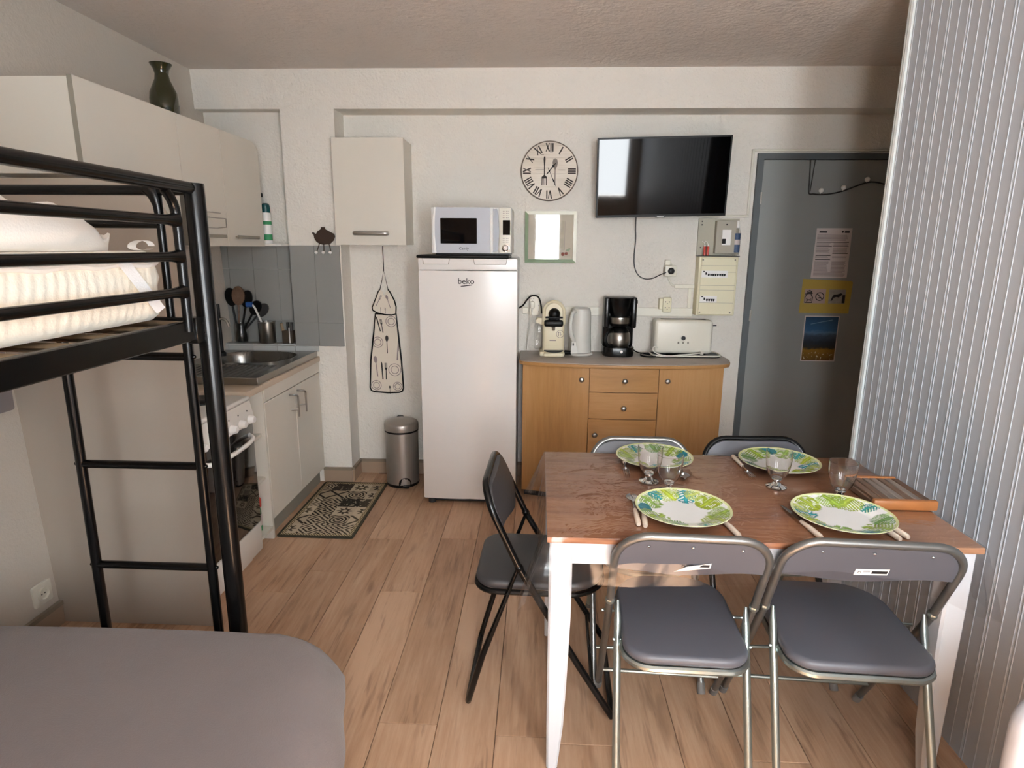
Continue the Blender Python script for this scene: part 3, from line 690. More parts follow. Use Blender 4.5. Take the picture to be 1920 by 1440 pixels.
part('logo', MB().text('Candy', 0.021, FRONT(-0.412, my-.0125, mz0+.026)), M_darkgrey, dr)
part('handle_rib', MB().rbox(mx1-.116, mx1-.098, my-.016, my+.004, mz0+.002, mz1-.002, .003, 2), M_pure, mw)
hv = [(mx1-.093+.016*math.sin(PI*(i/10))*0.7, mz0+.01+(mz1-mz0-.02)*i/10) for i in range(11)]
part('door_handle', MB().prism([(mx1-.098, mz0+.01)]+[(x+.016, z) for x, z in hv]+[(mx1-.098, mz1-.01)], my-.026, my-.008, 'Y'), mat('dark_satin_steel', '#6f6f72', 0.38, 0.9, var=0.02), mw)
pn = part('control_panel', MB().rbox(mx1-.068, mx1-.003, my-.010, my+.004, mz0+.003, mz1-.003, .003, 2), M_offwhite, mw)
part('display', MB().rbox(mx1-.047, mx1-.007, my-.012, my-.009, mz0+.10, mz0+.178, .001, 1), M_screen, pn)
part('dial', MB().lathe([(.018, 0), (.021, .001), (.021, .005), (.016, .006), (.015, .016), (.012, .019), (0, .019)], 22, M=Matrix.Translation((mx1-.030, my-.010, mz0+.030)) @ Matrix.Rotation(PI/2, 4, 'X')), M_chrome, pn)
bt = MB()
for r_, z in enumerate((.062, .072, .082, .19, .202, .214, .224)):
    for x in (-.045, -.036, -.027, -.018): bt.box(mx1+x-.002, mx1+x+.002, my-.0112, my-.0098, mz0+z-.0016, mz0+z+.0016)
part('button_marks', bt, M_inkg, pn)

bn = thing('pedal_bin', 'round brushed steel pedal bin in front of the back wall', 'bin', (-0.862, 3.722, 0))
c = (-0.862, 3.722, 0)
part('bin_body', MB().lathe([(.099, .016), (.1045, .018), (.1045, .355)], 40, c).lathe([(0, .355), (.1045, .355)], 40, c), M_bin, bn)
part('base_ring', MB().lathe([(0, 0), (.103, 0), (.105, .004), (.105, .017), (.1, .018)], 40, c), M_blackp, bn)
part('collar', MB().lathe([(.1045, .355), (.107, .357), (.107, .366), (.1, .367)], 40, c), M_blackp, bn)
part('lid', MB().lathe([(.1075, .367), (.1085, .37), (.1085, .402), (.104, .413), (.09, .421), (.05, .429), (0, .432)], 40, c), M_bin, bn)
part('hinge', MB().rbox(-.915, -.87, 3.80, 3.845, .37, .42, .006, 1), M_blackp, bn)
pd = MB(); ro = arc(0, .022, .040, -10, 190, 12)
for k in range(1):
    vs = []
    for (x, z) in ro+[(-.038, .008), (.038, .008)]:
        a = -PI/2+.34+x/.1045; vs.append((c[0]+.1062*math.cos(a), c[1]+.1062*math.sin(a), z+.006))
    pd.add(vs, [tuple(range(len(vs)))])
pd.rbox(-.838, -.795, 3.588, 3.63, .010, .020, .004, 1)
part('pedal', pd, M_blackp, bn)

# patterned kitchen rug
def rug_material():
    n = N('patterned_tile_rug'); co = n.coord(); x, y, z = n.sep(co)
    s = 0.1175
    u = n.math('DIVIDE', x, s); v = n.math('DIVIDE', y, s)
    iu = n.math('FLOOR', u); iv = n.math('FLOOR', v)
    fu = n.math('SUBTRACT', n.math('FRACT', u), 0.5); fv = n.math('SUBTRACT', n.math('FRACT', v), 0.5)
    wn = n.new('TexWhiteNoise', noise_dimensions='2D'); n.put(wn, 0, n.comb(iu, iv)); h = wn.outputs[0]
    au = n.math('ABSOLUTE', fu); av = n.math('ABSOLUTE', fv)
    r = n.math('SQRT', n.math('ADD', n.math('MULTIPLY', fu, fu), n.math('MULTIPLY', fv, fv)))
    ang = n.math('ARCTAN2', fv, fu)
    petal = n.math('GREATER_THAN', n.math('MULTIPLY_ADD', n.math('COSINE', n.math('MULTIPLY', ang, 8.0)), 0.10, 0.30), r)
    petal = n.math('MULTIPLY', petal, n.math('GREATER_THAN', r, 0.13))
    cross = n.math('LESS_THAN', n.math('ABSOLUTE', n.math('SUBTRACT', au, av)), 0.085)
    dia = n.math('GREATER_THAN', n.math('SINE', n.math('MULTIPLY', n.math('ADD', au, av), 24.0)), 0.1)
    ringp = n.math('GREATER_THAN', n.math('SINE', n.math('MULTIPLY', r, 38.0)), 0.0)
    chk = n.math('GREATER_THAN', n.math('MULTIPLY', n.math('SINE', n.math('MULTIPLY', fu, 25.0)), n.math('SINE', n.math('MULTIPLY', fv, 25.0))), 0.05)
    solid = n.math('GREATER_THAN', n.noise(co, 60, 2), 0.38)
    pat = solid
    for t, q in ((0.84, chk), (0.67, petal), (0.50, dia), (0.33, cross), (0.16, ringp)):
        pat = n.mix(n.math('LESS_THAN', h, t), pat, q)
    wn2 = n.new('TexWhiteNoise', noise_dimensions='2D'); n.put(wn2, 0, n.comb(n.math('ADD', iu, 7.3), n.math('ADD', iv, 3.1)))
    dark = n.ramp(wn2.outputs[0], [(0.0, lin('#2b2823')), (0.6, lin('#443b33')), (1.0, lin('#57503f'))])
    light = n.ramp(wn2.outputs[0], [(0.0, lin('#a2937d')), (1.0, lin('#bfb09a'))])
    c = n.mix(pat, light, dark)
    ax = n.math('ABSOLUTE', x); ay = n.math('ABSOLUTE', y)
    e = n.math('MAXIMUM', n.math('SUBTRACT', ax, 0.172), n.math('SUBTRACT', ay, 0.350))
    stripe = n.math('GREATER_THAN', n.math('SINE', n.math('MULTIPLY', n.math('ADD', x, y), 420.0)), 0.1)
    bord = n.mix(stripe, lin('#b5a482'), lin('#5a4f3f'))
    c = n.mix(n.math('GREATER_THAN', e, 0.0), c, bord)
    c = n.mix(n.math('GREATER_THAN', e, 0.019), c, lin('#454136'))
    n.base(c); n.set(rough=0.95, spec=0.1); n.bump(n.noise(co, 500, 2), 0.3, 0.002); return n.m
rg = MB().slab(rrect(-.205, .205, -.385, .385, .015), 0.0, 0.008, .003, 'Z', 2)
o = bpy.data.objects.new('rug', rg.mesh('rug', rug_material())); COL.objects.link(o); o.location = (-1.158, 3.300, 0.0005)
tag(o, 'small tile-patterned black and beige rug in front of the sink cabinet', 'rug')

# ---------------------------------------------------------------- SIDEBOARD
sb = thing('sideboard', 'beech sideboard with a bowed front and taupe top against the back wall', 'sideboard', (0.5, 3.7, 0))
def fy(x, o=0.0): return 3.422+o+0.085*((x-0.5)/0.6)**2
def bow(x0, x1, o, n=10): return [(x0+(x1-x0)*i/n, fy(x0+(x1-x0)*i/n, o)) for i in range(n+1)]
topo = [(-0.112, 3.875), (-0.108, 3.56), (-0.098, 3.527), (-0.075, 3.508)]+bow(-0.05, 1.05, 0)+[(1.085, 3.505), (1.115, 3.53), (1.14, 3.60), (1.148, 3.68), (1.135, 3.875)]
tpp = part('top', MB().slab(topo, 0.832, 0.852, .006, 'Z', 2), M_beechx, sb)
part('top_laminate', MB().slab([(0.52+(x-0.52)*.994, 3.7+(y-3.7)*.985) for x, y in topo], 0.851, 0.8585, .003, 'Z', 2), M_topgrey, tpp, label='taupe laminate surface')
bodyo = [(-0.085, 3.87), (-0.085, 3.56)]+bow(-0.08, 1.08, 0.045)+[(1.10, 3.60), (1.095, 3.87)]
part('body', MB().prism(bodyo, 0.045, 0.832, 'Z'), M_beech, sb)
part('plinth', MB().prism([(-0.07, 3.86)]+bow(-0.07, 1.07, 0.075)+[(1.08, 3.86)], 0.0, 0.045, 'Z'), M_darkgrey, sb)
def front(name, x0, x1, z0, z1, m, kx, kz):
    o = [(x1, fy(x1, .046)), (x0, fy(x0, .046))]+bow(x0, x1, 0.028, 8)
    d = part(name, MB().prism(o, z0, z1, 'Z'), m, sb)
    part('knob', MB().lathe([(0, 0), (.006, .001), (.006, .010), (.013, .014), (.0155, .020), (.013, .025), (.007, .0275), (0, .028)], 16, M=Matrix.Translation((kx, fy(kx, .029), kz)) @ Matrix.Rotation(PI/2, 4, 'X')), M_alu, d)
front('door', -0.084, 0.300, 0.05, 0.828, M_beech, 0.257, 0.762)
front('drawer', 0.304, 0.697, 0.690, 0.828, M_beechx, 0.503, 0.759)
front('drawer', 0.304, 0.697, 0.530, 0.686, M_beechx, 0.503, 0.598)
front('door', 0.304, 0.697, 0.05, 0.526, M_beechx, 0.343, 0.434)
front('door', 0.701, 1.084, 0.05, 0.828, M_beech, 0.748, 0.760)

TZ = 0.8587
# capsule coffee machine
cm_ = thing('coffee_machine', 'cream capsule coffee machine with black head at the left end of the sideboard', 'coffee maker', (0.09, 3.72, TZ))
part('body', MB().rbox(0.030, 0.162, 3.68, 3.83, TZ+.012, 1.065, .018, 3), M_cream, cm_)
part('head', MB().prism([(0.034, 1.055)]+arc(0.096, 1.125, 0.060, 180, 0, 16)+[(0.158, 1.055)], 3.70, 3.82, 'Y', smooth=True).tube([(0.034, 3.70, 1.05)]+[(x, 3.70, z) for x, z in arc(0.096, 1.125, 0.060, 180, 0, 16)]+[(0.158, 3.70, 1.05)], .010, 8), M_cream, cm_)
part('lever_dome', MB().lathe([(.036*math.sin(PI*k/10), -.036*math.cos(PI*k/10)) for k in range(11)], 20, (0.098, 3.696, 1.112)).rbox(0.064, 0.132, 3.68, 3.71, 1.06, 1.112, .012, 2).rbox(.045, .150, 3.665, 3.70, 1.088, 1.097, .003, 1), M_blackp, cm_)
part('capsule_ring', MB().rbox(0.038, 0.152, 3.645, 3.70, 1.040, 1.078, .012, 3), M_blackp, cm_)
part('nozzle', MB().lathe([(0, 0), (.010, 0), (.013, .022), (0, .022)], 14, (0.094, 3.668, 1.016)), M_chrome, cm_)
part('water_tank', MB().rbox(-0.022, 0.030, 3.73, 3.82, TZ+.03, 1.045, .014, 3), M_pane, cm_)
part('tank_spout', MB().prism([(0.034, 1.035), (0.034, 1.085), (0.0, 1.083), (-0.012, 1.07), (-0.008, 1.055), (0.015, 1.048)], 3.72, 3.80, 'Y'), M_cream, cm_)
part('base', MB().rbox(0.012, 0.165, 3.65, 3.83, TZ, TZ+.030, .010, 2), M_cream, cm_)
part('drip_tray', MB().lathe([(0, 0), (.056, 0), (.060, .004), (.058, .008), (0, .008)], 24, (0.098, 3.690, TZ+.028)), M_darkgrey, cm_)
part('drip_front', MB().rbox(0.038, 0.158, 3.632, 3.66, TZ, TZ+.026, .010, 2), M_cream, cm_)
rq = MB()
n_ = 24; vs = []
for k in range(n_):
    a = 2*PI*k/n_
    for q in (.021, .0235): vs.append((0.135+q*math.cos(a), 3.6790, 0.993+q*math.sin(a)))
rq.add(vs, [(2*k, 2*((k+1) % n_), 2*((k+1) % n_)+1, 2*k+1) for k in range(n_)])
for q in ((.125, .128, .98, 1.006), (.122, .132, 1.002, 1.005), (.136, .139, .982, 1.004), (.14, .148, .99, .993), (.14, .148, .98, .983)): rq.box(q[0], q[1], 3.6782, 3.6794, q[2], q[3])
rq.box(.072, .112, 3.6782, 3.6794, .951, .955)
part('emblem', rq, M_inkg, cm_)
single('black_plug', MB().tube([(0.166, 3.70, TZ+.020), (0.205, 3.69, TZ+.020)], [.014, .012], 10).tube([(0.205, 3.692, TZ+.024), (0.222, 3.70, TZ+.024)], .003, 6), M_blackp, 'black power plug lying beside the coffee machine', 'plug', (0.185, 3.69, TZ))

# kettle
M_kettle = mat('light_grey_plastic', '#d0cfc8', 0.35, var=0.02)
kt = thing('kettle', 'white electric kettle between the coffee machines', 'kettle', (0.262, 3.75, TZ))
c = (0.262, 3.752, TZ)
part('base', MB().lathe([(0, 0), (.076, 0), (.080, .005), (.076, .014), (0, .016)], 30, c), M_kettle, kt)
part('body', MB().lathe([(0, .017), (.068, .017), (.0695, .03), (.064, .16), (.0615, .262), (.058, .270), (.05, .272)], 36, c), M_kettle, kt)
part('lid', MB().lathe([(.058, .270), (.056, .283), (.04, .290), (0, .292)], 30, c), M_kettle, kt)
part('handle', MB().tube(spline([(.226, 3.695, TZ+.27), (.205, 3.665, TZ+.255), (.197, 3.655, TZ+.20), (.199, 3.655, TZ+.14), (.216, 3.672, TZ+.10), (.224, 3.690, TZ+.07)], 5), [.010+.003*math.sin(PI*i/25) for i in range(26)], 10), M_kettle, kt)
part('switch_foot', MB().prism([(.202, TZ+.018), (.246, TZ+.018), (.236, TZ+.06), (.226, TZ+.092), (.208, TZ+.094), (.204, TZ+.06)], 3.668, 3.705, 'Y'), M_kettle, kt)
part('switch', MB().rbox(.212, .220, 3.664, 3.669, TZ+.066, TZ+.082, .001, 1), M_darkgrey, kt)

# drip coffee maker
dm = thing('drip_coffee_maker', 'black drip coffee maker with a steel jug in the middle of the sideboard', 'coffee maker', (0.50, 3.74, TZ))
part('base', MB().slab(rrect(0.400, 0.588, 3.66, 3.85, .06), TZ, TZ+.058, .006, 'Z', 2), M_black, dm)
part('power_button', MB().lathe([(0, 0), (.009, 0), (.008, .004), (0, .005)], 14, M=Matrix.Translation((0.506, 3.6605, TZ+.033)) @ Matrix.Rotation(PI/2, 4, 'X')), M_pure, dm)
part('column', MB().rbox(0.402, 0.590, 3.78, 3.85, TZ+.05, 1.212, .012, 2), M_black, dm)
part('tank_side', MB().rbox(0.400, 0.432, 3.70, 3.80, 1.03, 1.216, .010, 2), M_black, dm)
part('tank_side', MB().rbox(0.562, 0.594, 3.70, 3.80, 1.03, 1.216, .010, 2), M_black, dm)
part('filter_basket', MB().lathe([(0, 1.085-TZ-.005), (.042, 1.080-TZ), (.056, 1.10-TZ), (.074, 1.18-TZ), (.079, 1.212-TZ), (.07, 1.216-TZ), (0, 1.216-TZ)], 30, (0.497, 3.745, TZ)), M_black, dm)
part('steel_band', MB().lathe([(.066, 1.058-TZ), (.070, 1.064-TZ), (.068, 1.095-TZ), (.055, 1.099-TZ)], 30, (0.497, 3.745, TZ)), M_steel, dm)
part('basket_bottom', MB().lathe([(0, 1.035-TZ), (.05, 1.04-TZ), (.066, 1.058-TZ), (.05, 1.06-TZ)], 24, (0.497, 3.745, TZ)), M_blackp, dm)
part('jug', MB().lathe([(0, .0585), (.060, .0585), (.066, .066), (.070, .10), (.066, .135), (.056, .150)], 34, (0.497, 3.745, TZ)), M_steel, dm)
part('jug_lid', MB().lathe([(.060, .142), (.059, .152), (.046, .165), (.04, .172), (0, .174)], 28, (0.497, 3.745, TZ)), M_blackp, dm)
part('jug_handle', MB().tube(spline([(.455, 3.70, TZ+.152), (.425, 3.672, TZ+.150), (.410, 3.662, TZ+.125), (.412, 3.662, TZ+.09), (.430, 3.672, TZ+.068), (.450, 3.69, TZ+.068)], 5), .009, 10), M_blackp, dm)
part('dial', MB().lathe([(0, 0), (.014, 0), (.012, .008), (0, .009)], 14, M=Matrix.Translation((0.594, 3.75, 1.185)) @ Matrix.Rotation(PI/2, 4, 'Y')), M_blackp, dm)
part('cord', MB().tube(spline([(0.592, 3.83, TZ+.03), (0.62, 3.80, TZ+.012), (0.66, 3.78, TZ+.006), (0.70, 3.74, TZ+.005), (0.72, 3.70, TZ+.005), (0.70, 3.675, TZ+.005), (0.66, 3.68, TZ+.005), (0.632, 3.72, TZ+.005), (0.65, 3.77, TZ+.009), (0.70, 3.785, TZ+.007)], 6), .0042, 6), M_blackp, dm)

# toaster on its tray
ty = thing('tray', 'white-rimmed dark tray under the toaster', 'tray', (0.91, 3.76, TZ))
ro = rrect(0.70, 1.115, 3.68, 3.86, .05)
part('tray_base', MB().slab(ro, TZ, TZ+.006, .002, 'Z', 1), M_blackp, ty)
part('rim', MB().tube([(x, y_, TZ+.010) for x, y_ in ro], .005, 8, closed=True), M_offwhite, ty)
to = thing('toaster', 'long cream toaster with a round dial at the right end of the sideboard', 'toaster', (0.88, 3.77, TZ+.006))
part('body', MB().rbox(0.712, 1.062, 3.725, 3.85, TZ+.016, 1.080, .022, 4), M_offwhite, to)
part('foot', MB().rbox(0.74, 0.79, 3.74, 3.84, TZ+.0062, TZ+.018, .003, 1), M_blackp, to)
part('foot', MB().rbox(0.98, 1.03, 3.74, 3.84, TZ+.0062, TZ+.018, .003, 1), M_blackp, to)
part('slot', MB().rbox(0.755, 1.025, 3.768, 3.808, 1.074, 1.0818, .002, 1), M_blackp, to)
part('dial', MB().lathe([(.009, 0), (.013, .001), (.013, .006), (.010, .007), (.008, .002), (0, .002)], 18, M=Matrix.Translation((0.885, 3.725, 0.972)) @ Matrix.Rotation(PI/2, 4, 'X')), M_darkgrey, to)
for x in (.857, .886, .915): part('button', MB().rbox(x-.005, x+.005, 3.7225, 3.727, .937, .950, .002, 1), M_greyedge, to)
part('lever', MB().rbox(1.060, 1.095, 3.78, 3.80, 1.040, 1.046, .002, 1), M_darkgrey, to)
part('cord', MB().tube(spline([(0.73, 3.70, TZ+.055), (0.705, 3.70, TZ+.06), (0.70, 3.69, TZ+.04), (0.735, 3.675, TZ+.02), (0.79, 3.662, TZ+.012), (0.84, 3.664, TZ+.018), (0.90, 3.675, TZ+.02), (0.96, 3.685, TZ+.026), (0.985, 3.69, TZ+.028)], 6), .0038, 6).tube([(0.985, 3.69, TZ+.028), (1.0, 3.692, TZ+.028)], .010, 10).tube([(1.0, 3.69, TZ+.032), (1.02, 3.692, TZ+.032)], .0025, 6), M_cordw, to, label='white cord and plug')

# ---------------------------------------------------------------- ON THE BACK WALL
ck2 = thing('wall_clock', 'round whitewashed plank wall clock with roman numerals above the framed picture', 'clock', (0.054, BY, 1.952))
M_clock = wood('whitewashed_planks', '#dbd2c4', '#e8e0d5', '#b8aa98', 'X', 16.0, 0.7, False)
R = 0.171; c0 = (0.054, 1.952)
zs = [-R, -.092, -.0135, .075, .145, R]
for a, b in zip(zs, zs[1:]):
    n = 10; L = []; Rr = []
    for i in range(n+1):
        z = a+.0006+(b-a-.0012)*i/n; w = math.sqrt(max(0, (R-.003)**2-z*z)); L.append((c0[0]-w, c0[1]+z)); Rr.append((c0[0]+w, c0[1]+z))
    part('plank', MB().prism(Rr+L[::-1], BY-.018, BY-.001, 'Y'), M_clock, ck2)
part('rim', MB().lathe([(R-.005, 0), (R-.005, .020), (R, .021), (R+.002, .015), (R+.002, 0)], 56, M=Matrix.Translation((c0[0], BY, c0[1])) @ Matrix.Rotation(PI/2, 4, 'X')), mat('clock_rim_brown', '#6a5d50', 0.6), ck2)
M_num = mat('faded_black_numerals', '#38322e', 0.8, var=0)
M_num2 = mat('pale_grey_print', '#847b72', 0.8, var=0)
def numeral(s, ang):
    q = MB(); gl = {'I': [((0, 0), (0, 1))], 'V': [((-.28, 1), (0, 0)), ((.28, 1), (0, 0))], 'X': [((-.28, 1), (.28, 0)), ((.28, 1), (-.28, 0))]}
    wd = {'I': .34, 'V': .72, 'X': .72}; tot = sum(wd[ch] for ch in s); x = -tot/2; H = .047
    for ch in s:
        cx = x+wd[ch]/2; x += wd[ch]
        for i, ((ax, ay), (bx, by)) in enumerate(gl[ch]):
            th = .0038 if i == 0 else .0024
            A = Vector(((cx+ax)*H*.75, ay*H)); B = Vector(((cx+bx)*H*.75, by*H)); d = (B-A).normalized(); nn = Vector((-d.y, d.x))*th
            q.add([(A.x-nn.x, A.y-nn.y, 0), (A.x+nn.x, A.y+nn.y, 0), (B.x+nn.x, B.y+nn.y, 0), (B.x-nn.x, B.y-nn.y, 0)], [(3, 2, 1, 0)])
    for j, (x_, y_, z_) in enumerate(q.v):
        y2 = y_-H/2+.135; x2 = x_
        q.v[j] = (c0[0]+x2*math.cos(ang)+y2*math.sin(ang), BY-.0186, c0[1]+y2*math.cos(ang)-x2*math.sin(ang))
    part('numeral', q, M_num, ck2)
for i, s in enumerate(('XII', 'I', 'II', 'III', 'IIII', 'V', 'VI', 'VII', 'VIII', 'IX', 'X', 'XI')): numeral(s, i*PI/6)
q = MB()
def cflat(o, x, z, s, rot, qq, y=BY-.0187):
    c, n = math.cos(rot), math.sin(rot); qq.prism([(c0[0]+x+s*(a*c-b*n), c0[1]+z+s*(a*n+b*c)) for a, b in o], y, y+.0006, 'Y')
FORK2 = [(-.004, .075), (.004, .075), (.006, .06), (.003, .02), (.003, -.03), (.016, -.042), (.016, -.09), (.011, -.09), (.011, -.05), (.006, -.05), (.006, -.09), (.002, -.09), (.002, -.05), (-.003, -.05), (-.003, -.09), (-.007, -.09), (-.007, -.05), (-.011, -.05), (-.011, -.09), (-.016, -.09), (-.016, -.042), (-.003, -.03), (-.003, .02), (-.006, .06)]
cflat(FORK2, -.030, .008, 1.0, 0, q)
part('printed_fork', q, M_num, ck2)
q = MB(); cflat([(-.003, -.09), (.004, -.09), (.003, 0), (.012, .02), (.016, .04), (.012, .058), (0, .064), (-.012, .058), (-.016, .04), (-.012, .02), (-.002, 0)], .034, .008, 1.0, 0, q)
for x, z, w in ((-.085, .008, .055), (.055, .006, .04), (0, .108, .02), (-.05, .095, .015), (.055, .092, .01)): q.box(c0[0]+x, c0[0]+x+w, BY-.0187, BY-.018, c0[1]+z-.0012, c0[1]+z+.0012)
part('printed_spoon', q, M_num2, ck2)
def hand(name, ang, L, w, tail):
    d = Vector((math.sin(ang), math.cos(ang))); n = Vector((d.y, -d.x)); o = []
    for t, ww in ((-tail, w*.5), (0, w*.4), (L*.45, w*.5), (L*.6, w*1.3), (L*.72, w*.5), (L, .0006)): o.append((t, ww))
    pts = [(c0[0]+d.x*t+n.x*ww, c0[1]+d.y*t+n.y*ww) for t, ww in o]+[(c0[0]+d.x*t-n.x*ww, c0[1]+d.y*t-n.y*ww) for t, ww in o[::-1]]
    part(name, MB().prism(pts, BY-.026, BY-.0245, 'Y').lathe([(0, 0), (.005, 0), (.005, .008), (0, .008)], 10, M=Matrix.Translation((c0[0], BY-.019, c0[1])) @ Matrix.Rotation(PI/2, 4, 'X')), M_blackp, ck2)
hand('hour_hand', math.radians(40), .062, .0062, .026); hand('minute_hand', math.radians(155), .105, .0034, .02)

pf = thing('framed_picture', 'small picture in a white and green frame below the clock', 'picture', (0.07, BY, 1.565))
fx0, fx1, fz0, fz1 = -0.088, 0.228, 1.412, 1.720
M_fgreen = mat('green_frame_paint', '#5b7440', 0.4, var=0.25, vscale=18)
M_fwhite = mat('cream_frame_paint', '#d9d8c6', 0.35, var=0.1, vscale=14)
def bar4(x0, x1, z0, z1, w, m4, y0=BY-.022, y1=BY-.001):
    for (o, m) in zip(([(x0, z1), (x1, z1), (x1-w, z1-w), (x0+w, z1-w)], [(x1, z1), (x1, z0), (x1-w, z0+w), (x1-w, z1-w)], [(x1, z0), (x0, z0), (x0+w, z0+w), (x1-w, z0+w)], [(x0, z0), (x0, z1), (x0+w, z1-w), (x0+w, z0+w)]), m4):
        part('frame_bar', MB().prism(o, y0, y1, 'Y'), m, pf)
bar4(fx0, fx1, fz0, fz1, .020, (M_fwhite, M_fwhite, M_fgreen, M_fgreen))
M_mount = mat('beige_mount', '#d3cab8', 0.8, var=0.04)
pr = part('print', MB().box(fx0+.018, fx1-.018, BY-.008, BY-.002, fz0+.018, fz1-.018), M_mount, pf)
part('printed_scene', MB().box(fx0+.075, fx1-.075, BY-.0092, BY-.008, fz0+.085, fz1-.055), mat('pale_print', '#c4bda9', 0.8, var=0.25, vscale=40), pr)
l = MB()
for a, b, c_, d_ in ((.055, .260, .062, .064), (.055, .057, .062, .11), (.07, .245, .076, .0775), (.07, .0715, .076, .25), (.2435, .245, .076, .25)): l.box(fx0+a, fx0+b, BY-.0088, BY-.008, fz0+c_, fz0+d_)
part('printed_lines', l, M_inkg, pr)
part('printed_cherries', MB().lathe([(0, 0), (.011, 0), (0, .0004)], 14, M=Matrix.Translation((fx0+.235, BY-.0085, fz0+.052)) @ Matrix.Rotation(PI/2, 4, 'X')).lathe([(0, 0), (.010, 0), (0, .0004)], 14, M=Matrix.Translation((fx0+.256, BY-.0085, fz0+.056)) @ Matrix.Rotation(PI/2, 4, 'X')), mat('cherry_red', '#8c3523', 0.6), pr)
part('printed_leaf', MB().prism([(fx0+.250, fz0+.075), (fx0+.275, fz0+.088), (fx0+.285, fz0+.085), (fx0+.268, fz0+.068)], BY-.0088, BY-.008, 'Y'), M_fgreen, pr)
part('glass', MB().box(fx0+.019, fx1-.019, BY-.0145, BY-.0125, fz0+.019, fz1-.019), M_pane, pf)

# television on a wall arm, tipped down
tv = thing('television', 'black flat television mounted on the back wall, tipped slightly down', 'television', (0.706, 3.748, 1.905))
tv.rotation_euler = (math.radians(7.9), math.radians(-1.3), 0)
w2, h2 = 0.378, 0.220
L_ = dict(local=True)
part('casing', MB().rbox(-w2, w2, -.012, .022, -h2, h2, .004, 2).rbox(-.25, .25, .02, .045, -.17, .12, .012, 2), M_blackp, tv, **L_)
part('bezel', MB().box(-w2, w2, -.0145, -.011, h2-.010, h2).box(-w2, w2, -.0145, -.011, -h2, -h2+.014).box(-w2, -w2+.009, -.0145, -.011, -h2+.014, h2-.01).box(w2-.009, w2, -.0145, -.011, -h2+.014, h2-.01), M_blackp, tv, **L_)
part('screen', MB().box(-w2+.009, w2-.009, -.0135, -.012, -h2+.014, h2-.010), M_screen, tv, **L_)
part('logo_plate', MB().rbox(-.030, .030, -.0165, -.010, -h2-.004, -h2+.008, .002, 1), M_darkgrey, tv, **L_)
part('logo', MB().box(-.020, .020, -.0172, -.0165, -h2+.001, -h2+.005), M_alu, tv, **L_)
part('wall_bracket', MB().rbox(-.10, .10, .045, .136, -.06, .02, .004, 1), M_blackp, tv, **L_)

single('tv_cable', MB().tube(spline([(0.575, 3.80, 1.70), (0.584, 3.862, 1.63), (0.590, 3.872, 1.56), (0.586, 3.872, 1.46), (0.592, 3.872, 1.39), (0.618, 3.872, 1.34), (0.66, 3.870, 1.318), (0.705, 3.862, 1.322), (0.745, 3.84, 1.345), (0.775, 3.815, 1.360)], 6), .0032, 6), M_darkgrey, 'thin dark cable dangling from the television to the wall plug', 'cable', (0.6, 3.87, 1.5))
ps = thing('cube_socket', 'white cube socket adapter with a black plug under the television', 'socket', (0.795, BY, 1.37))
part('cube', MB().rbox(0.770, 0.842, 3.82, 3.882, 1.335, 1.402, .006, 2), M_offwhite, ps)
part('side_face', MB().rbox(0.768, 0.771, 3.832, 3.870, 1.345, 1.392, .001, 1), M_greyedge, ps)
part('plug', MB().lathe([(0, 0), (.020, 0), (.019, .012), (.013, .022), (0, .024)], 16, M=Matrix.Translation((0.806, 3.82, 1.369)) @ Matrix.Rotation(PI/2, 4, 'X')), M_blackp, ps)
part('stub', MB().rbox(0.775, 0.81, 3.862, 3.884, 1.402, 1.435, .004, 1).tube([(0.81, 3.875, 1.42), (0.825, 3.875, 1.40)], .005, 6).tube(spline([(0.80, 3.873, 1.335), (0.812, 3.873, 1.305), (0.83, 3.873, 1.282), (0.845, 3.873, 1.276)], 4), .006, 8), M_offwhite, ps)
ct = thing('cable_trunking', 'white cable trunking along the back wall above the sideboard appliances', 'trunking', (0.6, BY, 1.11))
part('long_run', MB().rbox(-0.02, 0.965, 3.870, 3.884, 1.088, 1.140, .002, 1), M_offwhite, ct)
part('upper_run', MB().rbox(0.845, 0.975, 3.872, 3.884, 1.262, 1.285, .002, 1), M_offwhite, ct)
part('riser', MB().rbox(0.930, 0.952, 3.872, 3.884, 1.140, 1.262, .002, 1), M_offwhite, ct)
so = thing('wall_socket', 'yellowed double wall socket on the trunking between coffee maker and toaster', 'socket', (0.79, BY, 1.16))
part('box', MB().rbox(0.752, 0.815, 3.848, 3.884, 1.132, 1.200, .003, 1), M_ivory, so)
part('cover', MB().rbox(0.772, 0.826, 3.836, 3.852, 1.115, 1.208, .012, 2), M_ivory, so)
dots = MB()
for z in (1.145, 1.180):
    for x in (.788, .811): dots.box(x-.003, x+.003, 3.8352, 3.837, z-.003, z+.003)
    dots.box(.797, .802, 3.8352, 3.837, z-.012, z-.008)
part('socket_holes', dots, M_darkgrey, so)
sl = thing('plug_group', 'white socket block with a plugged-in white plug behind the capsule coffee machine', 'socket', (-0.045, BY, 1.14))
part('block', MB().rbox(-0.055, 0.012, 3.850, 3.884, 1.085, 1.215, .004, 1), M_offwhite, sl)
part('small_box', MB().rbox(-0.100, -0.062, 3.855, 3.884, 1.095, 1.135, .003, 1), M_offwhite, sl)
part('plug', MB().rbox(-0.050, -0.022, 3.82, 3.852, 1.13, 1.175, .008, 2), M_offwhite, sl)
part('cord', MB().tube(spline([(-0.036, 3.83, 1.135), (-0.042, 3.828, 1.08), (-0.052, 3.835, 1.0), (-0.062, 3.85, 0.93), (-0.068, 3.86, 0.865)], 5), .004, 6), M_cordw, sl)
d2 = MB()
for x, z in ((-.046, 1.19), (-.03, 1.19), (-.038, 1.178), (0.003, 1.19), (0.003, 1.15), (0.003, 1.11)): d2.box(x-.002, x+.002, 3.849, 3.851, z-.002, z+.002)
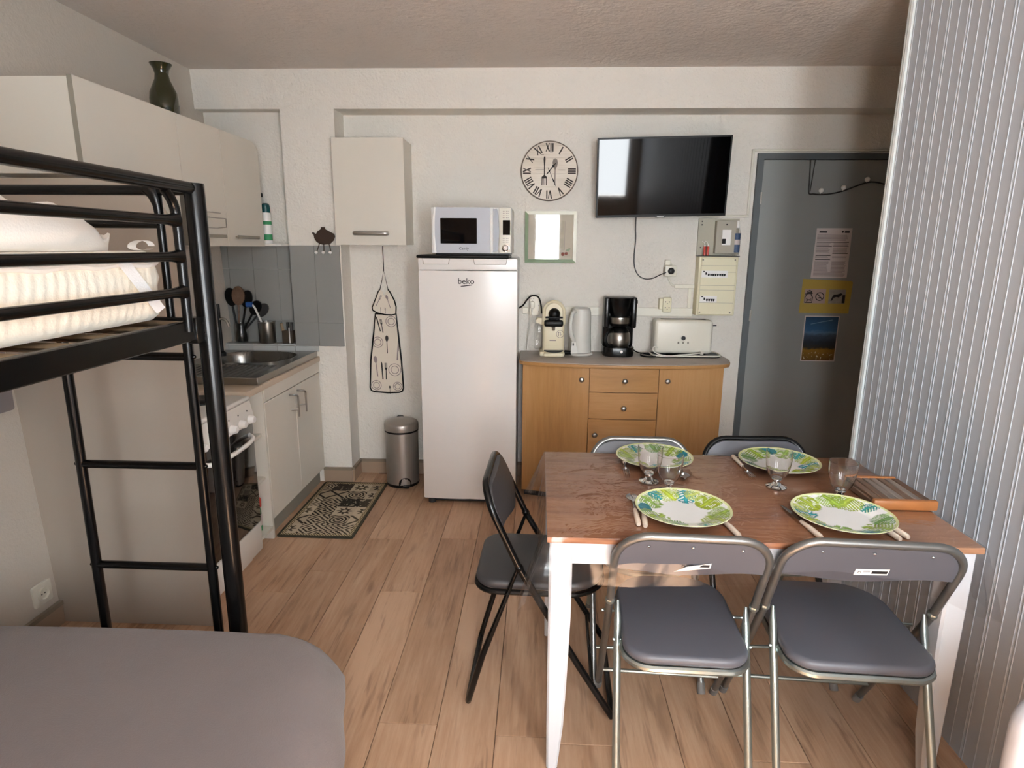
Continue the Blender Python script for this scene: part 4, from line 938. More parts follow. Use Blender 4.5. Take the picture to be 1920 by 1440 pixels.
part('socket_holes', d2, M_inkg, sl)
single('fridge_cable', MB().tube(spline([(-0.125, 3.84, 1.13), (-0.095, 3.83, 1.15), (-0.07, 3.825, 1.185), (-0.045, 3.825, 1.208), (-0.015, 3.825, 1.210), (0.005, 3.828, 1.195), (0.018, 3.832, 1.15), (0.022, 3.838, 1.10)], 5), .005, 8), M_blackp, 'black cable arching from the fridge to behind the capsule coffee machine', 'cable', (-0.05, 3.83, 1.17))

# meter board with main switch, two red tubes and a spray bottle; breaker box below
mb_ = thing('meter_board', 'grey metal meter board with the main switch at the lower right of the television', 'meter board', (1.085, BY, 1.57))
part('back_plate', MB().box(0.965, 1.207, 3.868, 3.884, 1.462, 1.682), mat('galvanised_grey', '#a9a595', 0.5, 0.1), mb_)
part('ledge', MB().box(0.962, 1.209, 3.812, 3.884, 1.4585, 1.4625), M_darkgrey, mb_)
swb = part('switch_box', MB().rbox(1.062, 1.180, 3.825, 3.868, 1.475, 1.668, .002, 1), mat('grey_enclosure', '#a7a294', 0.5), mb_)
part('switch_face', MB().box(1.098, 1.150, 3.8225, 3.825, 1.525, 1.615), M_pure, swb)
part('switch_lever', MB().rbox(1.098, 1.118, 3.810, 3.823, 1.533, 1.562, .002, 1), M_blackp, swb)
scr = MB()
for x, z in ((.985, 1.665), (.985, 1.645), (1.195, 1.665), (1.195, 1.645), (.985, 1.51), (1.121, 1.645)): scr.lathe([(0, 0), (.0045, 0), (.003, .003), (0, .003)], 8, M=Matrix.Translation((x, 3.868 if abs(x-1.121) > .01 else 3.825, z)) @ Matrix.Rotation(PI/2, 4, 'X'))
part('screws', scr, M_darkgrey, mb_)
for x, lb in ((1.003, 'left red tube standing on the meter board ledge'), (1.022, 'right red tube standing on the meter board ledge')):
    t_ = thing('red_tube', lb, 'tube', (x, 3.835, 1.4625), group='two red tubes on the meter board')
    part('tube_body', MB().tube([(x, 3.835, 1.463), (x, 3.835, 1.517)], .0075, 10), M_red, t_)
    part('tube_cap', MB().tube([(x, 3.835, 1.517), (x, 3.835, 1.524)], .005, 8).tube(spline([(x, 3.835, 1.523), (x-.008, 3.832, 1.54), (x-.02, 3.832, 1.548)], 3), .0016, 5), M_pure, t_)
c = (1.152, 3.818-.028, 1.4625)
c = (1.176, 3.840-.001, 1.4625)
sp2 = thing('spray_bottle', 'clear pump bottle with a blue label on the meter board ledge', 'bottle', (1.186, 3.835, 1.4625))
c = (1.190, 3.837, 1.4627)
part('bottle_body', MB().lathe([(0, .001), (.018, .001), (.0195, .006), (.0195, .140), (.012, .158), (.009, .165), (0, .165)], 20, c), M_pane, sp2)
part('label', MB().lathe([(.0199, .02), (.0199, .065), (.0192, .065)], 20, c).lathe([(.0199, .095), (.0199, .132), (.0192, .132)], 20, c), mat('blue_label', '#3f5576', 0.5, var=0.5, vscale=60), sp2)
part('white_label', MB().lathe([(.0199, .066), (.0199, .094), (.0192, .094)], 20, c), M_paper, sp2)
part('pump', MB().lathe([(.011, .163), (.011, .180), (.008, .186), (.008, .205), (0, .206)], 14, c), M_pure, sp2)
bx = thing('breaker_box', 'cream breaker box with two rows of black switches beside the door', 'breaker box', (1.09, BY, 1.28))
bx0, bx1, bz0, bz1, by_ = 0.966, 1.199, 1.103, 1.457, 3.80
part('case', MB().rbox(bx0, bx1, by_, 3.884, bz0, bz1, .004, 1), M_ivory, bx)
part('cover', MB().rbox(bx0+.012, bx1-.010, by_-.006, by_+.002, bz0+.006, bz1-.006, .003, 1), M_ivory, bx)
seams = MB()
for z in (.078, .155, .183, .262, .301): seams.box(bx0+.014, bx1-.012, by_-.0066, by_-.0058, bz0+z-.0008, bz0+z+.0008)
part('seams', seams, M_greyedge, bx)
for z, n, xs in ((bz1-.103, 8, .050), (bz0+.100, 4, .050)):
    wd = .042+.0135*n
    md = part('breaker_row', MB().box(bx0+.018, bx0+.024+wd, by_-.0085, by_-.005, z-.020, z+.020), M_pure, bx)
    part('test_button', MB().box(bx0+.026, bx0+.036, by_-.010, by_-.008, z+.012, z+.018), M_blackp, md)
    part('breaker', MB().box(bx0+.040, bx0+.047, by_-.014, by_-.008, z-.004, z+.010), M_blackp, md)
    for i in range(n):
        x = bx0+.054+.0135*i; part('breaker', MB().prism([(x, z+.002), (x+.0115, z+.002), (x+.009, z-.012), (x+.0025, z-.012)], by_-.014, by_-.008, 'Y'), M_blackp, md)
for x, z in ((.022, .335), (.212, .335), (.022, .02), (.205, .02)): part('screw', MB().lathe([(0, 0), (.005, 0), (.004, .002), (0, .002)], 10, M=Matrix.Translation((bx0+x, by_-.006, bz0+z)) @ Matrix.Rotation(PI/2, 4, 'X')), M_greyedge, bx)
cd = thing('conduit', 'white surface conduit running from the television around the door frame', 'conduit', (1.2, BY, 1.7))
for a, b, c_, d_ in ((0.955, 1.262, 1.690, 1.704), (1.248, 1.262, 1.704, 2.078), (1.248, 2.10, 2.066, 2.080)):
    part('conduit_run', MB().rbox(a, b, 3.872, 3.8845, c_, d_, .003, 1), M_offwhite, cd)

# on the door: wire hooks, notice, yellow sheet, landscape print
DF = BY-.0085
hk = thing('door_hooks', 'wavy dark wire hook rail with white knobs hung over the door', 'hook rack', (1.8, DF, 1.87))
part('rail', MB().tube(spline([(1.590, DF-.004, 2.018), (1.596, DF-.006, 1.90), (1.599, DF-.008, 1.832), (1.625, DF-.010, 1.826), (1.665, DF-.012, 1.823), (1.73, DF-.012, 1.828), (1.79, DF-.012, 1.842), (1.86, DF-.012, 1.868), (1.92, DF-.012, 1.890), (1.97, DF-.012, 1.894), (2.03, DF-.012, 1.882)], 5), .0042, 8).tube([(1.618, DF-.004, 2.018), (1.606, DF-.006, 1.84)], .003, 6), M_rod, hk)
for x, z in ((1.664, 1.845), (1.792, 1.862), (1.923, 1.908)): part('knob', MB().ball((x, DF-.022, z), .0145, 12).tube([(x, DF-.012, z-.018), (x, DF-.020, z)], .003, 6), M_pure, hk)
nt = thing('notice_sheet', 'white sheet of printed rules taped to the door, topmost of its papers', 'notice', (1.777, DF, 1.48))
part('sheet', MB().add([(1.668, DF-.001, 1.333), (1.884, DF-.001, 1.335), (1.883, DF-.001, 1.630), (1.673, DF-.001, 1.629), (1.668, DF, 1.333), (1.884, DF, 1.335), (1.883, DF, 1.630), (1.673, DF, 1.629)], [(0, 1, 2, 3), (0, 4, 5, 1), (1, 5, 6, 2), (2, 6, 7, 3), (3, 7, 4, 0)]), M_paper, nt)
li = MB(); lg = MB(); y0 = DF-.0016
for x0, x1, z in ((.0, 1, .72), (.0, .48, .635), (.5, 1, .64), (.52, 1, .495), (.0, .47, .45), (.0, .47, .37)): li.box(1.682+x0*.19, 1.682+x1*.19, y0, y0+.0005, 1.335+z*.295-.002, 1.335+z*.295+.002)
li.box(1.690, 1.735, y0, y0+.0005, 1.602, 1.612); li.lathe([(0, 0), (.006, 0), (0, .0003)], 12, M=Matrix.Translation((1.828, y0+.0003, 1.608)) @ Matrix.Rotation(PI/2, 4, 'X')); li.box(1.840, 1.868, y0, y0+.0005, 1.602, 1.613)
rs = random.Random(3); z = .86
while z > .03:
    if all(abs(z-t) > .022 for t in (.72, .635, .495, .45, .37)):
        if z > .70 or z < .12: lg.box(1.680, 1.680+.19*(.9+.1*rs.random()), y0, y0+.0005, 1.335+z*.295-.0012, 1.335+z*.295+.0012)
        else:
            lg.box(1.680, 1.680+.085*(.85+.15*rs.random()), y0, y0+.0005, 1.335+z*.295-.0012, 1.335+z*.295+.0012)
            lg.box(1.782, 1.782+.088*(.85+.15*rs.random()), y0, y0+.0005, 1.335+z*.295-.0012, 1.335+z*.295+.0012)
    z -= .018
part('headings', li, M_ink, nt); part('text_lines', lg, M_inkg, nt)
ys = thing('yellow_sign', 'yellow sheet with two small pictograms taped to the door, middle of its papers', 'sign', (1.77, DF, 1.22))
part('sheet', MB().add([(1.619, DF-.001, 1.119), (1.921, DF-.001, 1.117), (1.926, DF-.001, 1.307), (1.915, DF-.001, 1.317), (1.624, DF-.001, 1.327), (1.619, DF, 1.119), (1.921, DF, 1.117), (1.926, DF, 1.307), (1.915, DF, 1.317), (1.624, DF, 1.327)],
     [(0, 1, 2, 3, 4), (0, 5, 6, 1), (1, 6, 7, 2), (2, 7, 8, 3), (3, 8, 9, 4), (4, 9, 5, 0)]), M_yellow, ys)
part('picture_card', MB().box(1.642, 1.770, DF-.0016, DF-.001, 1.178, 1.266), mat('mauve_card', '#a8928c', 0.8), ys)
gi = MB(); y1 = DF-.0022
def stroke(pts, w=.003, q=None, y=None, closed=False): (q or gi).tube([(x, (y or y1), z) for x, z in pts], w*.6, 5, closed=closed)
stroke([(1.648, 1.182), (1.690, 1.182), (1.692, 1.215), (1.682, 1.232), (1.685, 1.250), (1.672, 1.258), (1.660, 1.252), (1.658, 1.235), (1.646, 1.215)], .004, closed=True); stroke([(1.646, 1.235), (1.690, 1.240)], .005); stroke([(1.655, 1.190), (1.685, 1.205)], .003); stroke([(1.655, 1.205), (1.685, 1.195)], .003); stroke([(1.662, 1.245), (1.682, 1.247)], .006)
stroke([(1.735+.024*math.cos(2*PI*k/20), 1.220+.024*math.sin(2*PI*k/20)) for k in range(20)], .004, closed=True); stroke([(1.720, 1.236), (1.750, 1.204)], .004); stroke([(1.728, 1.212), (1.744, 1.214)], .005)
part('pictogram', gi, M_ink, ys)
pc = part('photo_card', MB().box(1.790, 1.890, DF-.0016, DF-.001, 1.178, 1.264), mat('grey_photo', '#8f8a80', 0.8, var=0.3, vscale=50), ys)
part('dark_shape', MB().prism([(1.803, 1.195), (1.812, 1.220), (1.82, 1.232), (1.84, 1.234), (1.862, 1.242), (1.872, 1.236), (1.862, 1.225), (1.85, 1.215), (1.835, 1.218), (1.82, 1.213), (1.812, 1.196)], DF-.0024, DF-.0016, 'Y').box(1.872, 1.889, DF-.0024, DF-.0016, 1.18, 1.23), M_ink, pc)
def landscape():
    n = N('landscape_print'); co = n.coord(); x, y, z = n.sep(co)
    t = n.math('DIVIDE', n.math('ADD', z, 0.137), 0.274)                 # 0 bottom, 1 top
    nz = n.noise(n.mapp(co, (1, 1, 2.0)), 26, 5)
    tt = n.math('MULTIPLY_ADD', n.math('SUBTRACT', nz, 0.5), 0.16, t)
    c = n.ramp(tt, [(0.0, lin('#5d4016')), (0.24, lin('#8a6522')), (0.29, lin('#2a2a26')), (0.42, lin('#232a36')), (0.56, lin('#3b4656')), (0.64, lin('#55708e')), (0.70, lin('#33597f')), (1.0, lin('#22415f'))])
    n.t.nodes[-1]
    sheep = n.math('MULTIPLY', n.math('GREATER_THAN', n.noise(co, 75, 1), 0.66), n.math('LESS_THAN', t, 0.2))
    n.base(n.mix(sheep, c, lin('#b9b09c'))); n.set(rough=0.35); return n.m
lp = thing('landscape_photo', 'glossy mountain landscape photo taped to the door, lowest of its papers', 'photo', (1.766, DF, 0.958))
part('photo_border', MB().box(1.660, 1.872, DF-.0012, DF, 0.815, 1.101), M_paper, lp)
part('photo_image', MB().box(1.666, 1.866, DF-.0018, DF-.001, 0.821, 1.095), landscape(), lp)
part('white_streak', MB().add([(1.70, DF-.0021, 1.048), (1.70, DF-.0021, 1.051), (1.83, DF-.0021, 1.078), (1.83, DF-.0021, 1.075)], [(0, 3, 2, 1)]), mat('pale_sky_streak', '#7f98ac', 0.5), lp)

# left wall: socket and grey pad
ws = thing('low_wall_socket', 'white round-pin wall socket low on the left wall', 'socket', (-1.922, 2.07, 0.17))
part('plate', MB().slab([(y_, z) for y_, z in rrect(2.025, 2.113, 0.125, 0.213, .008)], -1.926, -1.913, .003, 'X', 2), M_offwhite, ws)
part('socket_rim', MB().lathe([(.021, 0), (.027, .001), (.027, .010), (.021, .010), (.019, .002), (0, .002)], 24, M=Matrix.Translation((-1.914, 2.068, 0.169)) @ Matrix.Rotation(PI/2, 4, 'Y')), M_offwhite, ws)
part('socket_holes', MB().box(-1.9118, -1.9108, 2.058, 2.063, .167, .172).box(-1.9118, -1.9108, 2.073, 2.078, .167, .172), M_darkgrey, ws)
single('grey_wall_pad', MB().slab(rrect(1.3, 2.118, 0.90, 1.22, .01), -1.975, -1.938, .006, 'X', 2), mat('mauve_grey_board', '#8d8688', 0.6), 'mauve-grey board on the left wall behind the bunk bed', 'board', (-1.95, 1.7, 1.06))

# ---------------------------------------------------------------- BUNK BED
bb = thing('bunk_bed', 'black metal bunk bed with guard rails and a ladder at its foot end', 'bed', (-1.4, 0.65, 0))
BX, BEY = -0.887, 1.60          # long side and foot end planes
for x, y in ((BX, BEY), (-1.885, BEY), (BX, -0.36), (-1.885, -0.36)):
    p_ = part('post', MB().lathe([(0, 0), (.0255, 0), (.0255, 1.650), (.0245, 1.655), (0, 1.656)], 24, (x, y, 0)), M_black, bb)
    for z in (1.275, 1.30): part('bolt', MB().ball((x+.0, y-.026 if y > 0 else y+.026, z), .006, 8), M_black, p_)
part('top_rail', MB().tube([(BX, BEY, 1.642), (BX, -0.36, 1.642)], .0150, 14), M_black, bb)
for z in (1.560, 1.473, 1.386):
    part('guard_rail', MB().tube([(BX-.003, 1.508, z), (BX-.003, 1.48, z), (BX-.003, 1.45, z), (BX-.003, -0.30, z)], [.018, .013, .0115, .0115], 12), M_black, bb)
part('guard_upright', MB().tube(spline([(BX-.003, 1.515, 1.285), (BX-.003, 1.515, 1.40), (BX-.003, 1.514, 1.55), (BX-.003, 1.505, 1.60), (BX-.003, 1.475, 1.632)], 5), .0120, 12), M_black, bb)
part('guard_upright', MB().tube([(BX-.003, -0.30, 1.285), (BX-.003, -0.30, 1.64)], .0120, 12), M_black, bb)
part('side_beam', MB().rbox(BX-.022, BX-.002, -0.34, 1.575, 1.258, 1.312, .003, 1), M_black, bb)
part('side_beam', MB().rbox(-1.885, -1.865, -0.34, 1.575, 1.258, 1.312, .003, 1), M_black, bb)
part('corner_plate', MB().rbox(BX-.024, BX+.004, 1.54, 1.578, 1.250, 1.318, .002, 1), M_black, bb)
part('end_beam', MB().rbox(-1.86, BX-.02, BEY-.012, BEY+.012, 1.270, 1.312, .003, 1), M_black, bb)
part('end_rail', MB().tube([(-1.87, BEY, 1.638), (BX-.02, BEY, 1.638)], .0130, 12), M_black, bb)
part('end_rail', MB().tube([(-1.87, BEY, 1.553), (-0.985, BEY, 1.553)], .0105, 12), M_black, bb)
part('end_upright', MB().tube([(-0.985, BEY, 1.29), (-0.985, BEY, 1.56), (-0.987, BEY, 1.60), (-0.992, BEY, 1.625), (-0.998, BEY, 1.640)], [.0105, .0105, .012, .017, .026], 12), M_black, bb)
LXa, LXb = -1.298, -0.948
for x in (LXa, LXb):
    part('ladder_rail', MB().tube([(x, BEY, 0.0), (x, BEY, 1.29)], .0138, 12), M_black, bb)
for z in (0.26, 0.574, 0.889, 1.204):
    r_ = part('rung', MB().tube([(LXa+.008, BEY, z), (LXb-.008, BEY, z)], .0118, 12), M_black, bb)
    part('bolt', MB().ball((LXa-.014, BEY, z), .006, 8), M_black, r_); part('bolt', MB().ball((LXb+.014, BEY, z), .006, 8), M_black, r_)
slat = MB().grid(lambda u, v: (-1.87+0.975*u, -.032+.064*v, .018*math.sin(PI*u)*0.35), 12, 2)
slat.grid(lambda u, v: (-1.87+0.975*u, .032-.064*v, .018*math.sin(PI*u)*0.35-.009), 12, 2)
slat.box(-0.9, -0.894, -.032, .032, -.009, .0005)
sm = slat.mesh('slat', M_lightwood, (-1.4, 0, 0))
for k in range(15):
    o = bpy.data.objects.new('slat', sm); COL.objects.link(o); o.parent = bb; o.location = (0, 1.50-0.65-k*0.125, 1.309)

# mattress with a gathered quilted cover
mt = thing('mattress', 'cream quilted mattress with a gathered cover on the upper bunk', 'mattress', (-1.39, 0.60, 1.316))
MX0, MX1, MY0, MY1, MZ0, MZ1 = -1.845, -0.925, -0.30, 1.535, 1.318, 1.468
per = []
ro = rrect(MX0, MX1, MY0, MY1, 0.11, 8)
acc = 0; pts = []
for i in range(len(ro)):
    a, b = Vector((*ro[i], 0)), Vector((*ro[(i+1) % len(ro)], 0)); L = (b-a).length; n = max(1, int(L/0.005))
    for k in range(n): pts.append(a+(b-a)*k/n)
nP = len(pts); cxm, cym = (MX0+MX1)/2, (MY0+MY1)/2
nrm = []
for i in range(nP):
    t = pts[(i+1) % nP]-pts[i-1]; nrm.append(Vector((t.y, -t.x, 0)).normalized())
prof = [(-.05, 0.0), (-.015, .004), (.0, .018), (.006, .045), (.004, .07), (.003, .085), (.006, .105), (.004, .128), (-.002, .142), (-.012, .149), (-.03, .151)]
vs = []; fs = []
for j, (o_, h) in enumerate(prof):
    f = j/(len(prof)-1); amp = math.sin(PI*min(1, max(0, (f-.05)/.85)))
    for i in range(nP):
        s_ = i*0.005
        w = (0.0011*math.sin(s_*230+6*noise.noise(Vector((s_*5, h*9, 0))))+0.0042*noise.noise(Vector((s_*16+h*30, h*9, 2)))+.0022*noise.noise(Vector((s_*45+h*60, h*16, 7))))*amp
        p_ = pts[i]+nrm[i]*(o_+w); vs.append((p_.x, p_.y, MZ0+h))
k = len(prof)
for j in range(k-1):
    for i in range(nP): fs.append((j*nP+i, j*nP+(i+1) % nP, (j+1)*nP+(i+1) % nP, (j+1)*nP+i))
fs.append(tuple((k-1)*nP+i for i in range(nP))); fs.append(tuple(range(nP-1, -1, -1)))
part('cover', MB().add(vs, fs, True), M_quilt, mt)
part('piping', MB().tube([(p_.x+q_.x*.004, p_.y+q_.y*.004, MZ0+.139+.003*math.sin(i*.21)) for i, (p_, q_) in enumerate(zip(pts, nrm))][::6], .0075, 8, closed=True), M_duvet, mt)
part('topper', MB().slab([(cxm+(x-cxm)*.985, cym+(y-cym)*.99) for x, y in ro], MZ1-.002, MZ1+.018, .009, 'Z', 3), M_quilt, mt)
sA = Vector((MX1+.012, 1.36, MZ1+.004)); 
part('corner_strap', MB().grid(lambda u, v: (MX1+.0155-.0*v-.05*max(0, u-.78)*4*0, 1.325+.115*u+.035*(v-.5), MZ1-.004-.118*u+.012*(v-.5)), 10, 3), M_strap, mt, label='white elastic corner strap')

# rumpled duvet on the mattress
du = MB()
def duv(u, v):
    a = 2*PI*u; ph = PI*(v-.5)
    def sp_(w, m): return math.copysign(abs(w)**m, w)
    x = sp_(math.cos(ph), .5)*sp_(math.cos(a), .45); y = sp_(math.cos(ph), .5)*sp_(math.sin(a), .45); z = sp_(math.sin(ph), .9)
    yy = .90+.62*y; hz = .175*(1-.72*max(0, y)**1.6)
    p_ = Vector((-1.41+.455*x, yy, z*hz))
    q = noise.noise(Vector((x*2.2, y*2.6, z*2)))*.05+noise.noise(Vector((x*5+3, y*6, z*4)))*.022+abs(noise.noise(Vector((x*3+8, y*9, z*2))))*.02
    z2 = max(p_.z, -.012)+q*(1 if p_.z > -.01 else .25)
    return (p_.x+q*.3*x, p_.y+q*.35*y, 1.487+max(0.0, z2))
du.grid(duv, 90, 60, wrap=True)
dv = single('duvet', du, M_duvet, 'rumpled white duvet heaped on the upper bunk mattress', 'duvet', (-1.4, 0.6, 1.487))
single('cloth_loop', MB().grid(lambda u, v: (-0.968+.022*math.cos(2*PI*u*.9)*(1-.1*v), 1.470+.03*v+.006*math.cos(2*PI*u), 1.498+.012*math.sin(2*PI*u*.9)+.002*math.sin(9*u)), 40, 4), M_duvet, 'curled white cloth strap lying at the foot of the upper mattress', 'strap', (-1.02, 1.48, 1.487))

# lower bed with a taupe cover, in the foreground
lb = thing('lower_bed', 'low bed under a taupe-grey cover in the lower left foreground', 'bed', (-1.2, 0.5, 0))
co_ = [(-1.84, -0.55), (-0.52, -0.55), (-0.50, -0.50), (-0.505, 0.70), (-0.52, 1.02), (-0.54, 1.15), (-0.565, 1.27), (-0.585, 1.35), (-0.61, 1.415), (-0.65, 1.458), (-0.71, 1.480), (-0.85, 1.488), (-1.05, 1.489), (-1.25, 1.487), (-1.45, 1.482), (-1.65, 1.474), (-1.82, 1.464), (-1.84, 1.45)]
P2 = [Vector((x, y, 0)) for x, y in co_]; pts = []
for i in range(len(P2)):
    a, b = P2[i], P2[(i+1) % len(P2)]; n = max(1, int((b-a).length/.02))
    for k in range(n): pts.append(a+(b-a)*k/n)
nP = len(pts); nrm = []
for i in range(nP):
    t = pts[(i+2) % nP]-pts[i-2]; nrm.append(Vector((t.y, -t.x, 0)).normalized())
cc = Vector((-1.15, .5, 0))
def ztop(x, y): return .447+.007*noise.noise(Vector((x*2.3, y*2.3, 1)))+.0035*noise.noise(Vector((x*7, y*6, 4)))
vs = []; fs = []; rings_ = []
for q in (0.02, .2, .4, .6, .75, .86, .93, .97, .99): rings_.append(('t', q))
for h, o_ in ((.440, .010), (.428, .026), (.405, .048), (.375, .074), (.345, .094), (.325, .104)): rings_.append(('s', h, o_))
for rg_ in rings_:
    for i in range(nP):
        if rg_[0] == 't':
            p_ = cc+(pts[i]-cc)*rg_[1]; z = ztop(p_.x, p_.y)-(.003 if rg_[1] > .98 else 0)+.003*(rg_[1] > .9)*noise.noise(Vector((i*.12, 3, 0)))
        else:
            h, o_ = rg_[1:]; s_ = i*.02
            w = noise.noise(Vector((s_*7, h*2, 5)))*.022*(.44-h)/.115
            f_ = max(.18, min(1, (pts[i].x+.80)/.12)); w *= f_; o_ = o_*f_
            p_ = pts[i]+nrm[i]*(o_+w); z = h
        vs.append((p_.x, p_.y, z))
for j in range(len(rings_)-1):
    for i in range(nP): fs.append((j*nP+i, (j+1)*nP+i, (j+1)*nP+(i+1) % nP, j*nP+(i+1) % nP))
fs.append(tuple(range(nP)))
part('cover', MB().add(vs, fs, True), M_greycloth, lb)
part('base', MB().box(-1.84, -0.66, -0.50, 1.38, 0.0, 0.30), M_darkgrey, lb)
part('mattress', MB().rbox(-1.835, -0.56, -0.53, 1.45, 0.30, 0.43, .04, 3), M_quilt, lb)

# ---------------------------------------------------------------- DINING TABLE
tb = thing('dining_table', 'white dining table with a red-brown wooden top set for four', 'table', (0.60, 1.85, 0))
TX0, TX1, TY0, TY1, TH = 0.034, 1.168, 1.500, 2.195, 0.750
part('tabletop', MB().rbox(TX0, TX1, TY0, TY1, TH-.018, TH, .003, 2), M_pine, tb)
M_tw = mat('white_table_paint', '#cdd2d8', 0.4, var=0.02)
def apron_front(y0, y1):
    o = [(TX0+.012, .732), (TX0+.012, .665), (TX0+.066, .665)]+[(TX0+.066, .665), (TX1-.066, .665), (TX1-.012, .665), (TX1-.012, .732)]
    return MB().prism(o, y0, y1, 'Y')
part('apron', apron_front(TY0+.018, TY0+.036), M_tw, tb); part('apron', apron_front(TY1-.036, TY1-.018), M_tw, tb)
part('apron', MB().box(TX0+.018, TX0+.036, TY0+.036, TY1-.036, .665, .732), M_tw, tb); part('apron', MB().box(TX1-.036, TX1-.018, TY0+.036, TY1-.036, .665, .732), M_tw, tb)
def leg(sx, sy):
    xo = TX0+.008 if sx < 0 else TX1-.008; yo = TY0+.012 if sy < 0 else TY1-.012
    def ring_(w, z, k): return [(xo+(-sx)*0*w, 0, 0)]
    q = MB(); vs = []
    for w, z, off in ((.062, .732, 0), (.062, .50, 0), (.056, .30, .001), (.050, .15, .002), (.036, .0, .004)):
        x0, x1 = (xo+off*-sx*1, xo-sx*(w)) if True else (0, 0)
        y0, y1 = yo-sy*off, yo-sy*w
        xa, xb = sorted((x0, x1)); ya, yb = sorted((y0, y1)); c_ = .006
        vs += [(xa+c_, ya, z), (xb-c_, ya, z), (xb, ya+c_, z), (xb, yb-c_, z), (xb-c_, yb, z), (xa+c_, yb, z), (xa, yb-c_, z), (xa, ya+c_, z)]
    fs = [tuple(range(8)), tuple(range(39, 31, -1))]
    for j in range(4):
        for i in range(8): fs.append((j*8+i, (j+1)*8+i, (j+1)*8+(i+1) % 8, j*8+(i+1) % 8))
    return q.add(vs, fs, True)
for sx in (-1, 1):
    for sy in (-1, 1): part('leg', leg(sx, sy), M_tw, tb)

# clear vinyl cover hanging over all edges, flaring at the corners
cv = MB(); edge = []
def along(a, b, n): return [(a[0]+(b[0]-a[0])*i/n, a[1]+(b[1]-a[1])*i/n) for i in range(n)]
C4 = [(TX0-.002, TY0-.002), (TX1+.002, TY0-.002), (TX1+.002, TY1+.002), (TX0-.002, TY1+.002)]
N4 = [(0, -1), (1, 0), (0, 1), (-1, 0)]
loop = []
for e in range(4):
    a, b = C4[e], C4[(e+1) % 4]; n = 60; L = math.hypot(b[0]-a[0], b[1]-a[1])
    for i in range(n+1):
        t = i/n; d = min(t, 1-t)*L; w = max(0, 1-d/.13); w = w*w*(3-2*w)
        n0 = N4[e]; n1 = N4[(e-1) % 4] if t < .5 else N4[(e+1) % 4]
        nn = Vector((n0[0]+n1[0]*w*.9, n0[1]+n1[1]*w*.9, 0)).normalized()
        loop.append((a[0]+(b[0]-a[0])*t, a[1]+(b[1]-a[1])*t, nn, w, e, t))
nL = len(loop); vs = []
for z_, dd in ((0, 0), (.004, .05), (.012, .25), (.02, .5), (.03, .75), (.035, 1.0)):
    for i, (x, y, nn, w, e, t) in enumerate(loop):
        rip = .010*math.sin(t*40+e)*dd*(1-w*.5)+.028*w*math.sin(t*260+e*2)*dd
        out = (z_*(.55 if e != 0 else .15)+.070*w*dd+rip*(.6 if e != 0 else .25)) if not (e == 1 or (e == 0 and t > .9) or (e == 2 and t < .1)) else (z_*.45+.03*w*dd+rip*.4)
        drop = dd*(.128+.055*w+.008*math.sin(t*9+e))
        vs.append((x+nn.x*out, y+nn.y*out, TH+.0012-drop-(0.0006 if dd else 0)))
fs = []
for j in range(5):
    for i in range(nL): fs.append((j*nL+i, j*nL+(i+1) % nL, (j+1)*nL+(i+1) % nL, (j+1)*nL+i))
tcl = thing('clear_tablecloth', 'clear creased plastic cover draped over the dining table', 'tablecloth', (0.60, 1.85, TH))
part('hanging_edge', cv.add(vs, fs, True), M_clear2, tcl, label='clear edge hanging in folds')
part('top_sheet', MB().grid(lambda u, v: (C4[0][0]+(C4[1][0]-C4[0][0])*u, C4[0][1]+(C4[2][1]-C4[0][1])*v, TH+.0012), 60, 40), M_clear, tcl)
CT = TH+.0016

# plates with a leafy rim print
def leaf_color(x, y, r):
    base = (0.86, 0.87, 0.86)
    col = base
    if r > .1285: return (0.66, 0.70, 0.36)
    fr = [(20, .125, 150, .085, .040, (0.42, 0.55, 0.05), 11), (62, .120, 215, .08, .030, (0.03, 0.35, 0.40), 5), (95, .128, -75, .078, .040, (0.50, 0.62, 0.06), 12), (135, .122, -35, .085, .036, (0.30, 0.50, 0.10), 10),
          (168, .125, 10, .05, .034, (0.01, 0.24, 0.30), 0), (200, .125, 35, .09, .045, (0.36, 0.52, 0.07), 8), (240, .122, 50, .075, .034, (0.20, 0.40, 0.12), 9), (275, .126, 20, .06, .020, (0.05, 0.33, 0.30), 5),
          (305, .125, 130, .095, .046, (0.44, 0.57, 0.07), 9), (340, .122, 175, .08, .040, (0.33, 0.50, 0.06), 10), (45, .126, 240, .06, .026, (0.62, 0.72, 0.20), 9), (115, .126, 280, .055, .022, (0.05, 0.36, 0.36), 4)]
    for a0, rb, dr_, Lf, wf_, c_, nl in fr:
        a = math.radians(a0); bx_, by_2 = rb*math.cos(a), rb*math.sin(a)
        th = math.radians(a0+180+(dr_ % 60-30)*1.3); u = ((x-bx_)*math.cos(th)+(y-by_2)*math.sin(th))/(Lf*.72); v = (-(x-bx_)*math.sin(th)+(y-by_2)*math.cos(th))/(wf_*.92)
        if r > .062 and -.1 < u < 1 and abs(v) < 1.2:
            env = 1.1*math.sqrt(max(0, 1-((u-.35)/.66)**2))
            if nl:
                q = (u*nl-abs(v)*1.6) % 1.0; env *= (1.0 if q < .66 else .22)
            if abs(v) < env:
                k = .85+.3*noise.noise(Vector((x*90, y*90, a0)))
                col = tuple(cc_*k*.72*(1.15 if abs(v) > .07 else 1.6) for cc_ in c_)
    if col is base and r > .088:
        k = noise.noise(Vector((x*60, y*60, 3)))
        if k > .30: col = (0.60, 0.74, 0.42)
        elif k > .12: col = (0.75, 0.83, 0.62)
    return col
